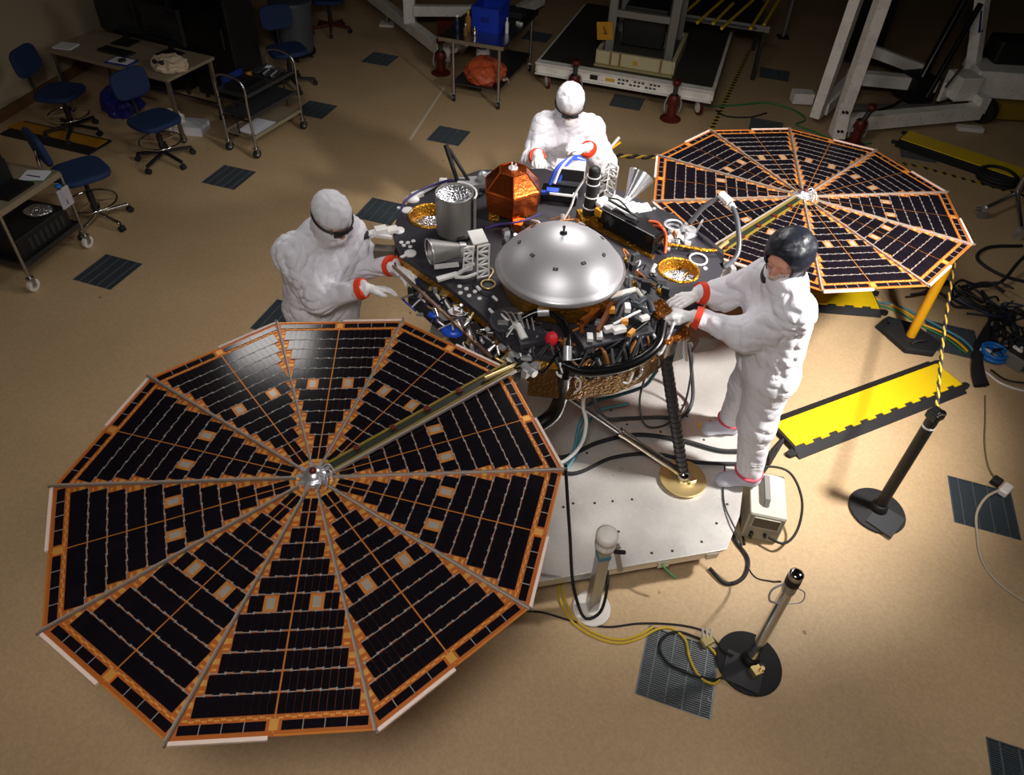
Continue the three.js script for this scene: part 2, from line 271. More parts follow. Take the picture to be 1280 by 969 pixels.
// ---------------------------------------------------------------- the work platform
const PLAT = 0.28;
{
  const t = thing('work_platform', 'low aluminium work platform that carries the lander and one crew member', 'platform', [0.5, 0, -3.3]);
  const poly = [[-0.62, -1.93], [1.30, -2.39], [1.42, -2.62], [1.93, -4.3], [1.2, -4.62], [-0.45, -4.55], [-0.62, -4.2]];
  part(t, 'top_plate', prism(poly, PLAT - 0.012, PLAT, [], 0.002), mats.plate);
  const fr = (x0, z0, x1, z1) => [bar([x0, PLAT - 0.055, z0], [x1, PLAT - 0.055, z1], 0.035, 0.085, 0.004), bar([x0, PLAT - 0.018, z0], [x1, PLAT - 0.018, z1], 0.07, 0.01)];
  part(t, 'edge_beam', fr(-0.60, -1.97, 1.27, -2.42), mats.alu);
  part(t, 'edge_beam', fr(1.29, -2.46, 1.88, -4.26), mats.alu);
  part(t, 'edge_beam', fr(-0.40, -4.5, 1.2, -4.57), mats.alu);
  part(t, 'edge_beam', fr(-0.58, -2.0, -0.58, -4.2), mats.alu);
  part(t, 'cross_beam', bar([0.3, PLAT - 0.075, -2.4], [0.6, PLAT - 0.075, -4.4], 0.08, 0.11), mats.alu);
  part(t, 'cross_beam', bar([-0.5, PLAT - 0.075, -3.0], [1.45, PLAT - 0.075, -3.5], 0.08, 0.11), mats.alu);
  for (const [x, z] of [[1.2, -2.56], [-0.45, -2.25], [1.72, -4.05], [-0.4, -4.3]]) part(t, 'corner_foot', [box(0.17, 0.10, 0.15, x, 0.13, z, 0.25, 0, 0, 0.006), rod([x, 0, z], [x, 0.1, z], 0.03, 0.03, 12)], mats.alu);
  const h = [];
  for (const [x, z] of [[0.36, -2.62], [0.42, -2.65], [0.55, -2.66], [0.66, -2.68], [0.78, -2.70], [0.60, -2.46], [0.68, -2.47], [0.62, -2.36], [0.86, -2.34], [0.30, -2.98], [0.42, -3.0], [0.52, -3.04], [1.16, -2.43], [1.27, -2.56], [1.36, -2.7], [1.2, -3.5], [1.22, -3.4], [1.3, -3.2], [1.02, -3.25], [0.8, -3.3], [0.7, -3.42], [0.98, -2.36]])
    h.push(rod([x, PLAT - 0.004, z], [x, PLAT + 0.0012, z], 0.0085, 0.0085, 10));
  part(t, 'bolt_hole_discs', h, mats.black).userData.kind = 'stuff';  // flush black discs; the dark of the holes is put into the colour
  part(t, 'marking_strip', box(0.016, 0.002, 0.10, 1.295, PLAT + 0.0012, -3.30, 0.1), mats.postYellow);
  const lug = [[0.93, -2.335], [1.22, -2.405]];
  for (const [x, z] of lug) part(t, 'lug', box(0.07, 0.05, 0.012, x, PLAT - 0.05, z + 0.03, 0.24), mats.alu);
  part(t, 'ground_strap', tube([[0.92, PLAT - 0.05, -2.30], [0.96, PLAT - 0.075, -2.27], [1.0, PLAT - 0.10, -2.25]], 0.006), mats.green);
  // outrigger post on a round foot
  const o = grp(t, 'outrigger_post');
  part(o, 'foot_disc', lathe([[0, 0], [0.11, 0], [0.11, 0.012], [0.10, 0.018], [0, 0.018]], 0.535, 0, -2.135, 32), mats.pvc);
  part(o, 'square_tube', [box(0.062, 0.60, 0.062, 0.535, 0.33, -2.135, 0.24, 0, 0, 0.004), box(0.075, 0.012, 0.075, 0.535, 0.64, -2.135, 0.24)], mats.alu);
  part(o, 'cap_fitting', [lathe([[0, 0], [0.052, 0], [0.056, 0.03], [0.046, 0.035], [0.046, 0.07], [0.058, 0.075], [0.058, 0.11], [0.04, 0.125], [0.0, 0.13]], 0.535, 0.645, -2.135, 24)], mats.pvc);
  part(o, 'tension_lever', [bar([0.60, 0.60, -2.17], [0.64, 0.45, -2.12], 0.024, 0.02), bar([0.57, 0.6, -2.15], [0.62, 0.62, -2.16], 0.02)], mats.alu);
  part(o, 'tape_band', box(0.066, 0.035, 0.066, 0.535, 0.575, -2.135, 0.24), mats.teal);
  part(o, 'clip', [bar([0.585, 0.61, -2.13], [0.64, 0.64, -2.11], 0.016)], mats.rubber);
}
// ---------------------------------------------------------------- the lander
const LC = [0.25, PLAT, -3.65], DY = 1.42;
const lander = thing('lander', 'large robotic lander with black deck, silver dome and two round unfolded solar arrays', 'spacecraft', LC);
const lp = (name, g, m, label) => part(lander, name, g, m, label);
const sub = part;
const deckPoly = [[-0.733, -3.635], [-0.771, -3.778], [-0.769, -3.932], [-0.728, -4.108], [-0.653, -4.256], [-0.568, -4.358], [-0.284, -4.594], [0.168, -4.66], [0.608, -4.47], [0.789, -4.33], [1.027, -4.13], [1.205, -3.88], [1.279, -3.742], [1.246, -3.567], [1.068, -3.215], [0.903, -2.999], [0.742, -2.872], [0.582, -2.769], [0.332, -2.709], [0.128, -2.724], [-0.061, -2.831], [-0.133, -2.985], [-0.376, -3.257], [-0.690, -3.539]];
const shrink = (poly, k, cx = LC[0], cz = LC[2]) => poly.map(([x, z]) => [cx + (x - cx) * k, cz + (z - cz) * k]);
{
  const WH = [circle(-0.56, -3.97, 0.146), circle(0.967, -3.52, 0.128)];
  const deck = lp('deck', prism(deckPoly, 1.385, DY, [circle(-0.56, -3.97, 0.13), circle(0.967, -3.52, 0.112)], 0.004), mats.deck, 'dark grey deck plate');
  part(deck, 'edge_foil', prism(shrink(deckPoly, 0.995), 1.335, 1.385, WH), mats.gold, 'gold foil rim');
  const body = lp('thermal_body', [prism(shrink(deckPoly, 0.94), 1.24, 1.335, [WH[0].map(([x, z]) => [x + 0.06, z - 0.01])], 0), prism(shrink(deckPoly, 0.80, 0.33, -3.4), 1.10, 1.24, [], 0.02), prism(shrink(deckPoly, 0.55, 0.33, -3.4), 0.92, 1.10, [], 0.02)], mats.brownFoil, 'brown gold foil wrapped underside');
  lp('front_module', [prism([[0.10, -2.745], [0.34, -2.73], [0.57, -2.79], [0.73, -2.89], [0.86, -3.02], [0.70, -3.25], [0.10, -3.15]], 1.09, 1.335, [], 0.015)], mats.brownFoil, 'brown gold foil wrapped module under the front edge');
  // wells sunk through the deck
  const well = (x, z, r, name) => {
    const g = lp(name, lathe([[r + 0.014, 0.02], [r + 0.014, 0.058], [r + 0.004, 0.062], [r - 0.004, 0.05], [r - 0.006, -0.03]], x, DY - 0.05, z, 36), mats.gold, 'gold lined well in the deck');
    part(g, 'well_bowl', lathe([[0, 0.006], [r * 0.3, 0.006], [r * 0.33, 0.012], [r * 0.6, 0.004], [r * 0.64, 0.012], [r * 0.85, -0.002], [r - 0.005, -0.006]], x, DY - 0.066, z, 36), mats.foilSilver, 'silver foil bowl');
  };
  well(-0.56, -3.97, 0.13, 'deck_well'); well(0.967, -3.52, 0.112, 'deck_well');
  // deck fasteners
  const f = [];
  for (const [x, z] of [[-0.31, -3.26], [-0.27, -3.24], [-0.30, -3.20], [-0.25, -3.18], [-0.22, -3.22], [-0.66, -3.66], [-0.68, -3.63], [-0.64, -3.62], [-0.63, -3.68], [-0.70, -3.66], [1.13, -3.55], [0.83, -4.2], [0.86, -4.17], [0.8, -4.24], [0.9, -4.19], [-0.19, -3.16], [1.1, -3.33]]) f.push(lathe([[0.013, 0], [0.013, 0.006], [0.006, 0.009], [0, 0.009]], x, DY, z, 10));
  lp('deck_fasteners', f, mats.whitePart).userData.kind = 'stuff';
  for (const [x, z, a] of [[-0.735, -3.785, 0.2], [-0.715, -4.02, -0.3], [-0.63, -3.55, 0.8]]) lp('tie_down_disc', [lathe([[0.036, 0], [0.036, 0.008], [0.012, 0.012], [0, 0.012]], x, DY, z, 20), bar([x, DY + 0.006, z], [x - 0.07 * Math.cos(a), DY + 0.006, z + 0.07 * Math.sin(a)], 0.02, 0.008)], mats.whitePart);
}
{ // silver dome
  const x = 0.247, z = -3.27, R = 0.352, y = 1.60;
  const domeY = r => 0.036 + 0.175 * (Math.sqrt(1 - Math.pow(r / (R * 1.06), 2)) - Math.sqrt(1 - Math.pow(0.93 / 1.06, 2))) / (1 - Math.sqrt(1 - Math.pow(0.93 / 1.06, 2)));
  const prof = [[R, 0], [R - 0.004, 0.012], [R * 0.955, 0.022], [R * 0.93, 0.036]];
  for (let i = 1; i <= 18; i++) { const r = R * 0.93 * (1 - i / 18); prof.push([r, domeY(r)]); }
  const d = lp('dome_shield', lathe(prof, x, y, z, 72), mats.dome, 'brushed silver dome');
  part(d, 'dome_rim', lathe([[R - 0.004, -0.02], [R + 0.006, -0.016], [R + 0.008, 0.0], [R - 0.002, 0.012]], x, y, z, 72), mats.silver);
  part(d, 'foil_skirt', lathe([[R - 0.05, -0.165], [R - 0.012, -0.05], [R - 0.006, -0.018]], x, y, z, 48), mats.gold, 'gold foil skirt under the dome');
  part(d, 'dome_base', lathe([[R - 0.10, -0.178], [R - 0.06, -0.10], [R - 0.07, -0.02], [0, -0.02]], x, y, z, 40), mats.black);
  part(d, 'grapple_post', [rod([x, y + 0.205, z], [x, y + 0.25, z], 0.006), lathe([[0.022, 0], [0.022, 0.004], [0.01, 0.012], [0, 0.012]], x, y + 0.209, z, 14), sph(0.009, x, y + 0.25, z), bar([x - 0.018, y + 0.222, z], [x + 0.018, y + 0.222, z], 0.006)], mats.darkSteel);
  for (let i = 0; i < 9; i++) {
    const a = i / 9 * TAU + 0.35, r = R * (i % 2 ? 0.60 : 0.66);
    const yy = y + domeY(r);
    const sl = 0.52;
    const g = [box(0.017, 0.003, 0.024, 0, 0, 0), box(0.009, 0.004, 0.006, 0, 0.001, 0.0)];
    const mk = m => { m.rotateZ(-sl * 0.8); m.rotateY(-a); m.translate(x + r * Math.cos(a), yy + 0.002, z + r * Math.sin(a)); return m; };
    const w = part(d, 'window_mark', mk(box(0.018, 0.003, 0.026)), mats.darkSteel); part(d, 'mark_centre', mk(box(0.007, 0.0045, 0.012)), mats.silver);
  }
}
{ // upright canister
  const x = -0.388, z = -3.80, r = 0.113;
  const c = lp('canister', lathe([[r * 0.9, 0.0], [r, 0.02], [r, 0.27], [r + 0.003, 0.275], [r + 0.003, 0.285], [r - 0.004, 0.286], [r - 0.004, 0.262]], x, DY, z, 40), M(0xa4a29f, 0.42, 0.75), 'grey metal canister');
  part(c, 'canister_lining', lathe([[r - 0.005, 0.27], [r * 0.8, 0.255], [r * 0.45, 0.235], [0, 0.215]], x, DY, z, 30), mats.foilSilver, 'crumpled silver lining');
  const arc = []; for (let i = 0; i <= 14; i++) { const a = -1.5 + i / 14 * 1.9; arc.push([x + (r + 0.02) * Math.cos(a), z + (r + 0.02) * Math.sin(a)]); }
  const arcIn = arc.map(([px, pz]) => [x + (px - x) * 0.965, z + (pz - z) * 0.965]).reverse();
  part(c, 'side_shroud', prism([...arc, ...arcIn], DY + 0.01, DY + 0.275), c.material);
  part(c, 'lip_cable', tube(arc.map(([a, b]) => [a, DY + 0.28, b]), 0.007), mats.whitePart);
  part(c, 'foot_ring', [lathe([[r * 0.8, -0.002], [r * 1.05, 0.0], [r * 1.05, 0.02], [r * 0.85, 0.03]], x, DY, z, 30), box(0.05, 0.04, 0.04, x + 0.05, DY + 0.02, z + r, 0.3)], mats.black);
  part(c, 'gold_connector', [rod([x + 0.13, DY + 0.045, z + 0.20], [x + 0.19, DY + 0.055, z + 0.17], 0.022, 0.022, 12), torus(0.023, 0.004, x + 0.16, DY + 0.05, z + 0.185, 0, 1.1, 0)], mats.gold, 'gold connector');
}
{ // copper hexagonal enclosure
  const x = -0.045, z = -4.06, rot = 0.45;
  const ring = (r, y) => Array.from({ length: 6 }, (_, i) => V(x + r * Math.cos(rot + i * TAU / 6), y, z + r * Math.sin(rot + i * TAU / 6)));
  const rings = [ring(0.175, 1.475), ring(0.192, 1.62), ring(0.186, 1.632), ring(0.095, 1.735), ring(0.0, 1.745)];
  const pos = [];
  for (let k = 0; k < rings.length - 1; k++) for (let i = 0; i < 6; i++) { const a = rings[k][i], b = rings[k][(i + 1) % 6], c = rings[k + 1][(i + 1) % 6], d = rings[k + 1][i]; for (const v of [a, d, b, b, d, c]) pos.push(v.x, v.y, v.z); }
  const g = new THREE.BufferGeometry(); g.setAttribute('position', new THREE.Float32BufferAttribute(pos, 3)); g.computeVertexNormals();
  const c = lp('copper_enclosure', g, mats.copper, 'shiny copper six-sided enclosure');
  const seams = []; for (let i = 0; i < 6; i++) { seams.push(bar(rings[0][i], rings[1][i], 0.006), bar(rings[2][i], rings[3][i], 0.006), bar(rings[1][i], rings[1][(i + 1) % 6], 0.008), bar(rings[3][i], rings[3][(i + 1) % 6], 0.005)); }
  part(c, 'seams', seams, M(0x9c4a1c, 0.35, 0.8));
  part(c, 'grapple_hook', [lathe([[0.03, 0], [0.03, 0.006], [0.012, 0.012], [0, 0.012]], x, 1.742, z, 18), ...[0, 1, 2].map(i => rod([x + 0.016 * Math.cos(i * 2.1), 1.75, z + 0.016 * Math.sin(i * 2.1)], [x + 0.016 * Math.cos(i * 2.1), 1.775, z + 0.016 * Math.sin(i * 2.1)], 0.005))], mats.whitePart);
  for (let i = 0; i < 3; i++) part(c, 'support_leg', [bar([x + 0.13 * Math.cos(rot + i * 2.09), DY, z + 0.13 * Math.sin(rot + i * 2.09)], [x + 0.13 * Math.cos(rot + i * 2.09), 1.48, z + 0.13 * Math.sin(rot + i * 2.09)], 0.07, 0.06)], mats.gold);
  part(c, 'copper_bracket', box(0.07, 0.06, 0.08, x + 0.045, 1.45, z + 0.19, -0.2), mats.copper);
  part(c, 'tether_cable', tube([[-0.2, DY + 0.01, -3.85], [-0.11, 1.47, -3.84], [-0.02, 1.50, -3.82], [0.06, 1.51, -3.85], [0.14, 1.49, -3.95]], 0.008), mats.purple);
}
{ // white-topped electronics box with blue straps, black case below it
  const b = lp('electronics_box', box(0.20, 0.09, 0.13, 0.335, 1.555, -4.41, -0.12, 0, 0, 0.006), mats.whitePart, 'white box behind the dome');
  part(b, 'box_front', box(0.196, 0.085, 0.012, 0.328, 1.552, -4.345, -0.12), mats.black);
  for (let k = 0; k < 3; k++) part(b, 'strap', tube([[0.2 + k * 0.03, 1.50, -4.3 - k * 0.02], [0.24 + k * 0.03, 1.6, -4.34 - k * 0.02], [0.33 + k * 0.02, 1.625, -4.44 - k * 0.015], [0.44, 1.58, -4.5]], 0.012, 6), k === 1 ? mats.whitePart : M(0x2c50c0, 0.5));
  const c = lp('battery_case', box(0.24, 0.06, 0.14, 0.27, 1.455, -4.27, -0.12, 0, 0, 0.01), mats.blackGloss, 'black case with blue fittings');
  part(c, 'case_fitting', [box(0.08, 0.02, 0.05, 0.22, 1.49, -4.24, -0.12), box(0.03, 0.02, 0.03, 0.16, 1.485, -4.22)], M(0x2c50c0, 0.45));
  part(c, 'case_clip', [box(0.03, 0.03, 0.02, 0.37, 1.48, -4.21), box(0.16, 0.012, 0.012, 0.28, 1.487, -4.2, -0.12)], mats.whitePart);
}
{ // dark mast with white cable ties
  const x = 0.452, z = -4.02;
  const m = lp('mast', [rod([x, DY, z], [x + 0.005, 1.785, z], 0.042, 0.036, 18), sph(0.036, x + 0.005, 1.785, z, 1, 0.5, 1)], mats.black, 'black mast');
  for (const y of [1.52, 1.60, 1.69, 1.74]) part(m, 'cable_tie', torus(0.044 - (y - 1.42) * 0.014, 0.0045, x + 0.003, y, z), mats.whitePart);
  part(m, 'mast_foot', box(0.13, 0.05, 0.11, x, DY + 0.025, z, 0.3), mats.gold);
  part(m, 'mast_cable', tube([[x - 0.04, 1.74, z], [x - 0.1, 1.62, z + 0.02], [x - 0.12, 1.55, z + 0.05], [x - 0.16, 1.46, z + 0.07]], 0.007), mats.whitePart);
}
// white lattice panels
function lattice(parent, name, o, u, v, w, h, n) {
  const P = (a, b) => V(...o).addScaledVector(V(...u), a).addScaledVector(V(...v), b), g = [], t = 0.009;
  g.push(bar(P(0, 0), P(0, h), t), bar(P(w, 0), P(w, h), t));
  for (let i = 0; i <= n; i++) g.push(bar(P(0, h * i / n), P(w, h * i / n), t));
  for (let i = 0; i < n; i++) g.push(i % 2 ? bar(P(w, h * i / n), P(0, h * (i + 1) / n), t * 0.8) : bar(P(0, h * i / n), P(w, h * (i + 1) / n), t * 0.8));
  return part(parent, name, g, mats.whitePart, 'white lattice bracket');
}
lattice(lander, 'lattice_bracket', [-0.215, DY, -3.345], [0.9, 0, -0.43], [0, 1, 0], 0.07, 0.22, 5);
lattice(lander, 'lattice_bracket', [-0.30, DY + 0.02, -3.38], [0.9, 0, -0.43], [0.05, 1, 0], 0.055, 0.16, 4);
lattice(lander, 'lattice_bracket', [0.54, DY, -4.36], [0.8, 0, -0.6], [0, 1, 0], 0.07, 0.24, 6);
lattice(lander, 'lattice_bracket', [0.60, DY, -4.38], [0.6, 0, 0.8], [0, 1, 0], 0.07, 0.22, 5);
{ // scoop cone lying over the deck, on white struts
  const a = [-0.50, 1.515, -3.45], b = [-0.325, 1.50, -3.50];
  const c = lp('scoop_cone', [along(clean(new THREE.CylinderGeometry(0.043, 0.075, 0.18, 28, 1, true)), a, b)], M(0x8d8b88, 0.5, 0.4, { side: THREE.DoubleSide }), 'grey open cone');
  part(c, 'cone_lip', (() => { const g = clean(new THREE.TorusGeometry(0.075, 0.005, 8, 32)); g.rotateX(Math.PI / 2); return along(g, [-0.501, 1.515, -3.4495], [-0.499, 1.515, -3.4505]); })(), mats.silver);
  part(c, 'cone_collar', [rod([-0.33, 1.50, -3.499], [-0.295, 1.498, -3.508], 0.05, 0.046, 20), rod([-0.295, 1.498, -3.508], [-0.25, 1.49, -3.52], 0.03, 0.03, 14)], mats.wire);
  lp('white_strut', [bar([-0.47, 1.445, -3.40], [-0.33, 1.45, -3.43], 0.03, 0.014)], mats.whitePart);
  lp('white_strut', [bar([-0.44, 1.44, -3.29], [-0.33, 1.445, -3.345], 0.035, 0.014)], mats.whitePart);
  lp('white_strut', [bar([-0.33, 1.44, -3.35], [-0.24, 1.47, -3.42], 0.02, 0.014), tube([[-0.34, 1.44, -3.32], [-0.28, 1.45, -3.31], [-0.22, 1.45, -3.35]], 0.011)], mats.whitePart);
  lp('white_plate', box(0.09, 0.012, 0.11, -0.225, 1.60, -3.50, 0.4, 0.2), mats.whitePart);
  lp('wire_loop', torus(0.04, 0.006, -0.15, DY + 0.008, -3.285), mats.goldSmooth, 'loop of wire on the deck');
  lp('deck_wire', tube([[-0.22, 1.45, -3.35], [-0.23, 1.43, -3.28], [-0.19, 1.43, -3.22], [-0.12, 1.432, -3.17], [-0.10, 1.43, -3.10], [-0.14, 1.43, -3.03]], 0.005), mats.charcoal);
  lp('deck_wire', tube([[-0.15, 1.43, -3.33], [-0.13, 1.43, -3.42], [-0.18, 1.432, -3.46]], 0.004), mats.goldSmooth);
  for (const [x, z] of [[-0.21, -3.25], [-0.115, -3.17], [-0.13, -3.06]]) lp('wire_clamp', rod([x, 1.432, z], [x + 0.02, 1.434, z + 0.03], 0.01, 0.01, 8), mats.whitePart);
}
{ // long black box with white papers and a horn antenna
  const b = lp('black_instrument_box', [bar([0.55, 1.49, -4.0], [0.87, 1.49, -3.70], 0.15, 0.135, 0.012)], mats.blackGloss, 'long black box on the deck');
  part(b, 'foil_strip', [bar([0.50, 1.425, -3.93], [0.83, 1.425, -3.63], 0.03, 0.02), bar([0.47, 1.44, -4.03], [0.55, 1.44, -3.92], 0.10, 0.05)], mats.gold);
  part(b, 'white_cover', [box(0.14, 0.01, 0.09, 0.60, 1.565, -4.01, 0.75, 0, 0.05), box(0.15, 0.008, 0.10, 0.70, 1.565, -3.95, 0.7, 0, -0.04), box(0.10, 0.02, 0.07, 0.53, 1.56, -4.02, 0.7)], mats.whitePart);
  part(b, 'gold_block', box(0.055, 0.045, 0.05, 0.515, 1.53, -3.95, 0.75), M(0xc9921f, 0.4, 0.5));
  part(b, 'box_handle', [bar([0.56, 1.60, -3.98], [0.74, 1.58, -3.82], 0.012), bar([0.66, 1.585, -3.84], [0.72, 1.585, -3.79], 0.03, 0.012), tube([[0.56, 1.60, -4.0], [0.62, 1.62, -3.95], [0.70, 1.585, -3.84]], 0.006)], mats.charcoal);
  part(b, 'copper_wires', [tube([[0.83, 1.55, -3.78], [0.87, 1.57, -3.74], [0.90, 1.52, -3.72], [0.9, 1.44, -3.66]], 0.012), tube([[0.80, 1.56, -3.82], [0.86, 1.56, -3.80], [0.92, 1.48, -3.75]], 0.01)], M(0xb04a1e, 0.45, 0.4));
  const a = V(0.70, 1.56, -4.08), e = V(0.79, 1.66, -4.19);
  const h = lp('horn_antenna', along(clean(new THREE.CylinderGeometry(0.075, 0.026, a.distanceTo(e), 28, 1, true)), a, e), M(0xcfcfd2, 0.28, 0.9, { side: THREE.DoubleSide }), 'silver cone horn');
  part(h, 'horn_throat', rod(V(0.66, 1.52, -4.03), a, 0.034, 0.026, 16), mats.silver);
  part(h, 'horn_cradle', [bar([0.64, 1.50, -4.06], [0.70, 1.50, -4.0], 0.06, 0.03), box(0.10, 0.008, 0.07, 0.79, 1.53, -4.02, 0.4, 0.2)], mats.whitePart);
  part(h, 'horn_rod', rod([0.69, 1.57, -4.10], [0.73, 1.68, -4.24], 0.011, 0.026, 12), mats.silver);
}
{ // round fitting and bent hose on the far right of the deck
  const x = 0.985, z = -3.93;
  const c = lp('ring_fitting', [lathe([[0.045, 0.005], [0.062, 0.005], [0.066, 0.05], [0.060, 0.058], [0.046, 0.055], [0.044, 0.02]], x, DY, z, 28)], mats.silver, 'silver ring fitting');
  part(c, 'fitting_inside', lathe([[0, 0.01], [0.045, 0.012], [0.045, 0.05]], x, DY, z, 24), mats.black);
  part(c, 'fitting_plate', [box(0.20, 0.012, 0.18, x + 0.02, DY + 0.006, z + 0.02, 0.6), box(0.06, 0.05, 0.05, x + 0.10, DY + 0.03, z + 0.03, 0.5), box(0.05, 0.08, 0.012, x + 0.16, DY + 0.06, z + 0.01, 1.1, 0.2), bar([x - 0.02, DY + 0.02, z + 0.06], [x - 0.06, DY + 0.02, z + 0.24], 0.02, 0.012), bar([x + 0.05, DY + 0.06, z + 0.07], [x + 0.09, DY + 0.03, z - 0.05], 0.02)], mats.wire);
  part(c, 'fitting_wires', [tube([[0.86, 1.44, -3.78], [0.95, 1.45, -3.74], [1.05, 1.45, -3.72], [1.15, 1.45, -3.70], [1.22, 1.45, -3.70]], 0.012), tube([[0.88, 1.45, -3.74], [0.97, 1.46, -3.72], [1.10, 1.46, -3.69]], 0.009)], mats.gold);
  const h = lp('bent_hose', tube([[1.08, 1.50, -3.92], [1.16, 1.62, -3.94], [1.24, 1.68, -3.93], [1.30, 1.66, -3.86], [1.33, 1.58, -3.74], [1.32, 1.48, -3.62], [1.25, 1.42, -3.57]], 0.016, 10, 8), M(0x55565a, 0.4, 0.4), 'bent dark hose');
  part(h, 'hose_coupling', [rod([1.235, 1.695, -3.95], [1.285, 1.675, -3.89], 0.028, 0.028, 12), rod([1.29, 1.67, -3.885], [1.305, 1.65, -3.86], 0.022, 0.022, 12)], mats.whitePart);
  lp('wire_loop', torus(0.052, 0.006, 1.10, DY + 0.01, -3.63, Math.PI / 2 + 0.1), mats.whitePart);
  lp('hinge_bracket', [box(0.08, 0.10, 0.05, 1.27, 1.37, -3.60, 0.3), box(0.03, 0.14, 0.03, 1.30, 1.36, -3.56)], mats.wire);
}
{ // white bracket that juts out on the left
  const b = lp('edge_bracket', [bar([-0.74, 1.44, -3.78], [-0.90, 1.44, -3.70], 0.06, 0.02), box(0.07, 0.05, 0.06, -0.83, 1.455, -3.72, 0.4), bar([-0.76, 1.44, -3.68], [-0.90, 1.45, -3.69], 0.02)], mats.whitePart, 'white bracket over the deck edge');
  part(b, 'bracket_tongue', box(0.09, 0.015, 0.05, -0.935, 1.43, -3.69, 0.5, 0, 0.3), mats.charcoal);
  part(b, 'bracket_box', box(0.13, 0.06, 0.07, -0.80, 1.36, -3.64, 0.0, 0.0), M(0x6e6658, 0.5, 0.4));
  lp('edge_hardware', [sph(0.035, -0.70, 1.43, -4.14, 1.4, 0.7, 1), box(0.07, 0.03, 0.05, -0.67, 1.44, -4.19, 0.7), bar([-0.66, 1.44, -4.2], [-0.55, 1.45, -4.33], 0.02), box(0.05, 0.03, 0.05, -0.52, 1.44, -4.37)], mats.whitePart);
  lp('edge_wire', tube([[-0.76, 1.40, -3.98], [-0.74, 1.45, -4.07], [-0.66, 1.46, -4.2], [-0.56, 1.46, -4.3], [-0.45, 1.46, -4.36], [-0.36, 1.45, -4.3]], 0.009), mats.purple);
  const t = lp('twin_struts', [rod([-0.41, 1.45, -4.32], [-0.50, 1.70, -4.40], 0.013, 0.017), rod([-0.33, 1.45, -4.34], [-0.48, 1.66, -4.42], 0.011, 0.013)], mats.black, 'pair of black struts');
  part(t, 'strut_foot', [box(0.2, 0.05, 0.12, -0.33, 1.45, -4.34, 0.2), sph(0.04, -0.25, 1.50, -4.36), box(0.1, 0.1, 0.05, -0.2, 1.49, -4.33, 0.6)], mats.wire);
}
{ // front-left cluster: hoses, tools, red cover
  lp('tool_ring', lathe([[0.0, 0], [0.115, 0], [0.115, 0.012], [0.1, 0.016], [0, 0.016]], -0.01, DY, -2.98, 30), M(0x4c4d52, 0.45, 0.4));
  lp('wire_gripper', [0, 1, 2, 3, 4].flatMap(i => [tube([[-0.06 + i * 0.03, 1.45, -3.03 + i * 0.01], [-0.03 + i * 0.03, 1.50, -2.95], [0.02 + i * 0.025, 1.46, -2.87 + i * 0.01]], 0.005, 5)]), mats.silver);
  lp('white_nozzle', [rod([0.03, 1.50, -2.86], [0.065, 1.47, -2.79], 0.018, 0.022, 12), sph(0.018, 0.03, 1.50, -2.86)], mats.whitePart);
  const h = lp('thick_hose', [tube([[0.05, 1.49, -2.93], [0.12, 1.52, -2.95], [0.19, 1.53, -2.95], [0.25, 1.53, -2.89], [0.285, 1.50, -2.80], [0.288, 1.42, -2.70], [0.285, 1.33, -2.66]], 0.02, 10)], mats.blackGloss, 'black hose over the front edge');
  part(h, 'hose_clamp', rod([0.13, 1.52, -2.955], [0.19, 1.53, -2.953], 0.028, 0.028, 12), mats.wire); part(h, 'hose_clamp', rod([0.286, 1.47, -2.755], [0.288, 1.42, -2.70], 0.024, 0.024, 12), mats.wire);
  part(h, 'tan_sleeve', rod([0.283, 1.49, -2.79], [0.288, 1.43, -2.715], 0.0225, 0.0225, 12), M(0x8a6636, 0.6));
  lp('red_cover', [sph(0.042, 0.205, 1.47, -2.80, 0.85, 1.15, 0.85), lathe([[0.03, 0], [0.034, 0.02], [0.03, 0.035]], 0.205, 1.42, -2.80, 14)], mats.red, 'red protective cap');
  lp('black_panel', box(0.15, 0.03, 0.12, 0.10, 1.46, -2.82, 0.3), mats.deck);
  const dct = lp('drain_duct', tube([[0.285, 1.36, -2.72], [0.29, 1.22, -2.76], [0.285, 1.08, -2.77], [0.25, 0.97, -2.74], [0.16, 0.90, -2.70]], 0.042, 14, 8), mats.blackGloss, 'thick black duct hanging under the front edge');
  part(dct, 'duct_tie', [torus(0.045, 0.006, 0.288, 1.30, -2.74), tube([[0.25, 1.31, -2.70], [0.31, 1.33, -2.69], [0.36, 1.29, -2.70], [0.37, 1.2, -2.72], [0.34, 1.14, -2.74]], 0.006), tube([[0.25, 1.42, -2.68], [0.27, 1.36, -2.67], [0.31, 1.33, -2.68]], 0.006)], mats.whitePart);
  // black bundle that sweeps along the front
  lp('cable_bundle', [tube([[0.26, 1.40, -2.70], [0.36, 1.375, -2.68], [0.50, 1.37, -2.70], [0.64, 1.385, -2.75], [0.76, 1.42, -2.85], [0.80, 1.47, -2.98]], 0.03, 9, 8), tube([[0.27, 1.40, -2.71], [0.42, 1.43, -2.74], [0.58, 1.46, -2.85], [0.70, 1.49, -2.95]], 0.022, 8, 8)], mats.blackGloss, 'black cable bundle along the front edge');
  lp('arm_panel', [bar([0.34, 1.455, -2.80], [0.72, 1.455, -2.96], 0.14, 0.05, 0.008)], mats.deck, 'dark arm panel');
  lp('arm_frame', [bar([0.36, 1.50, -2.90], [0.46, 1.50, -3.02], 0.025, 0.05), bar([0.46, 1.50, -3.02], [0.56, 1.52, -3.06], 0.025), bar([0.44, 1.49, -2.84], [0.52, 1.53, -3.03], 0.02, 0.06), bar([0.36, 1.48, -2.84], [0.36, 1.50, -2.94], 0.02)], M(0x6b3a16, 0.45, 0.4), 'copper-brown arm frame');
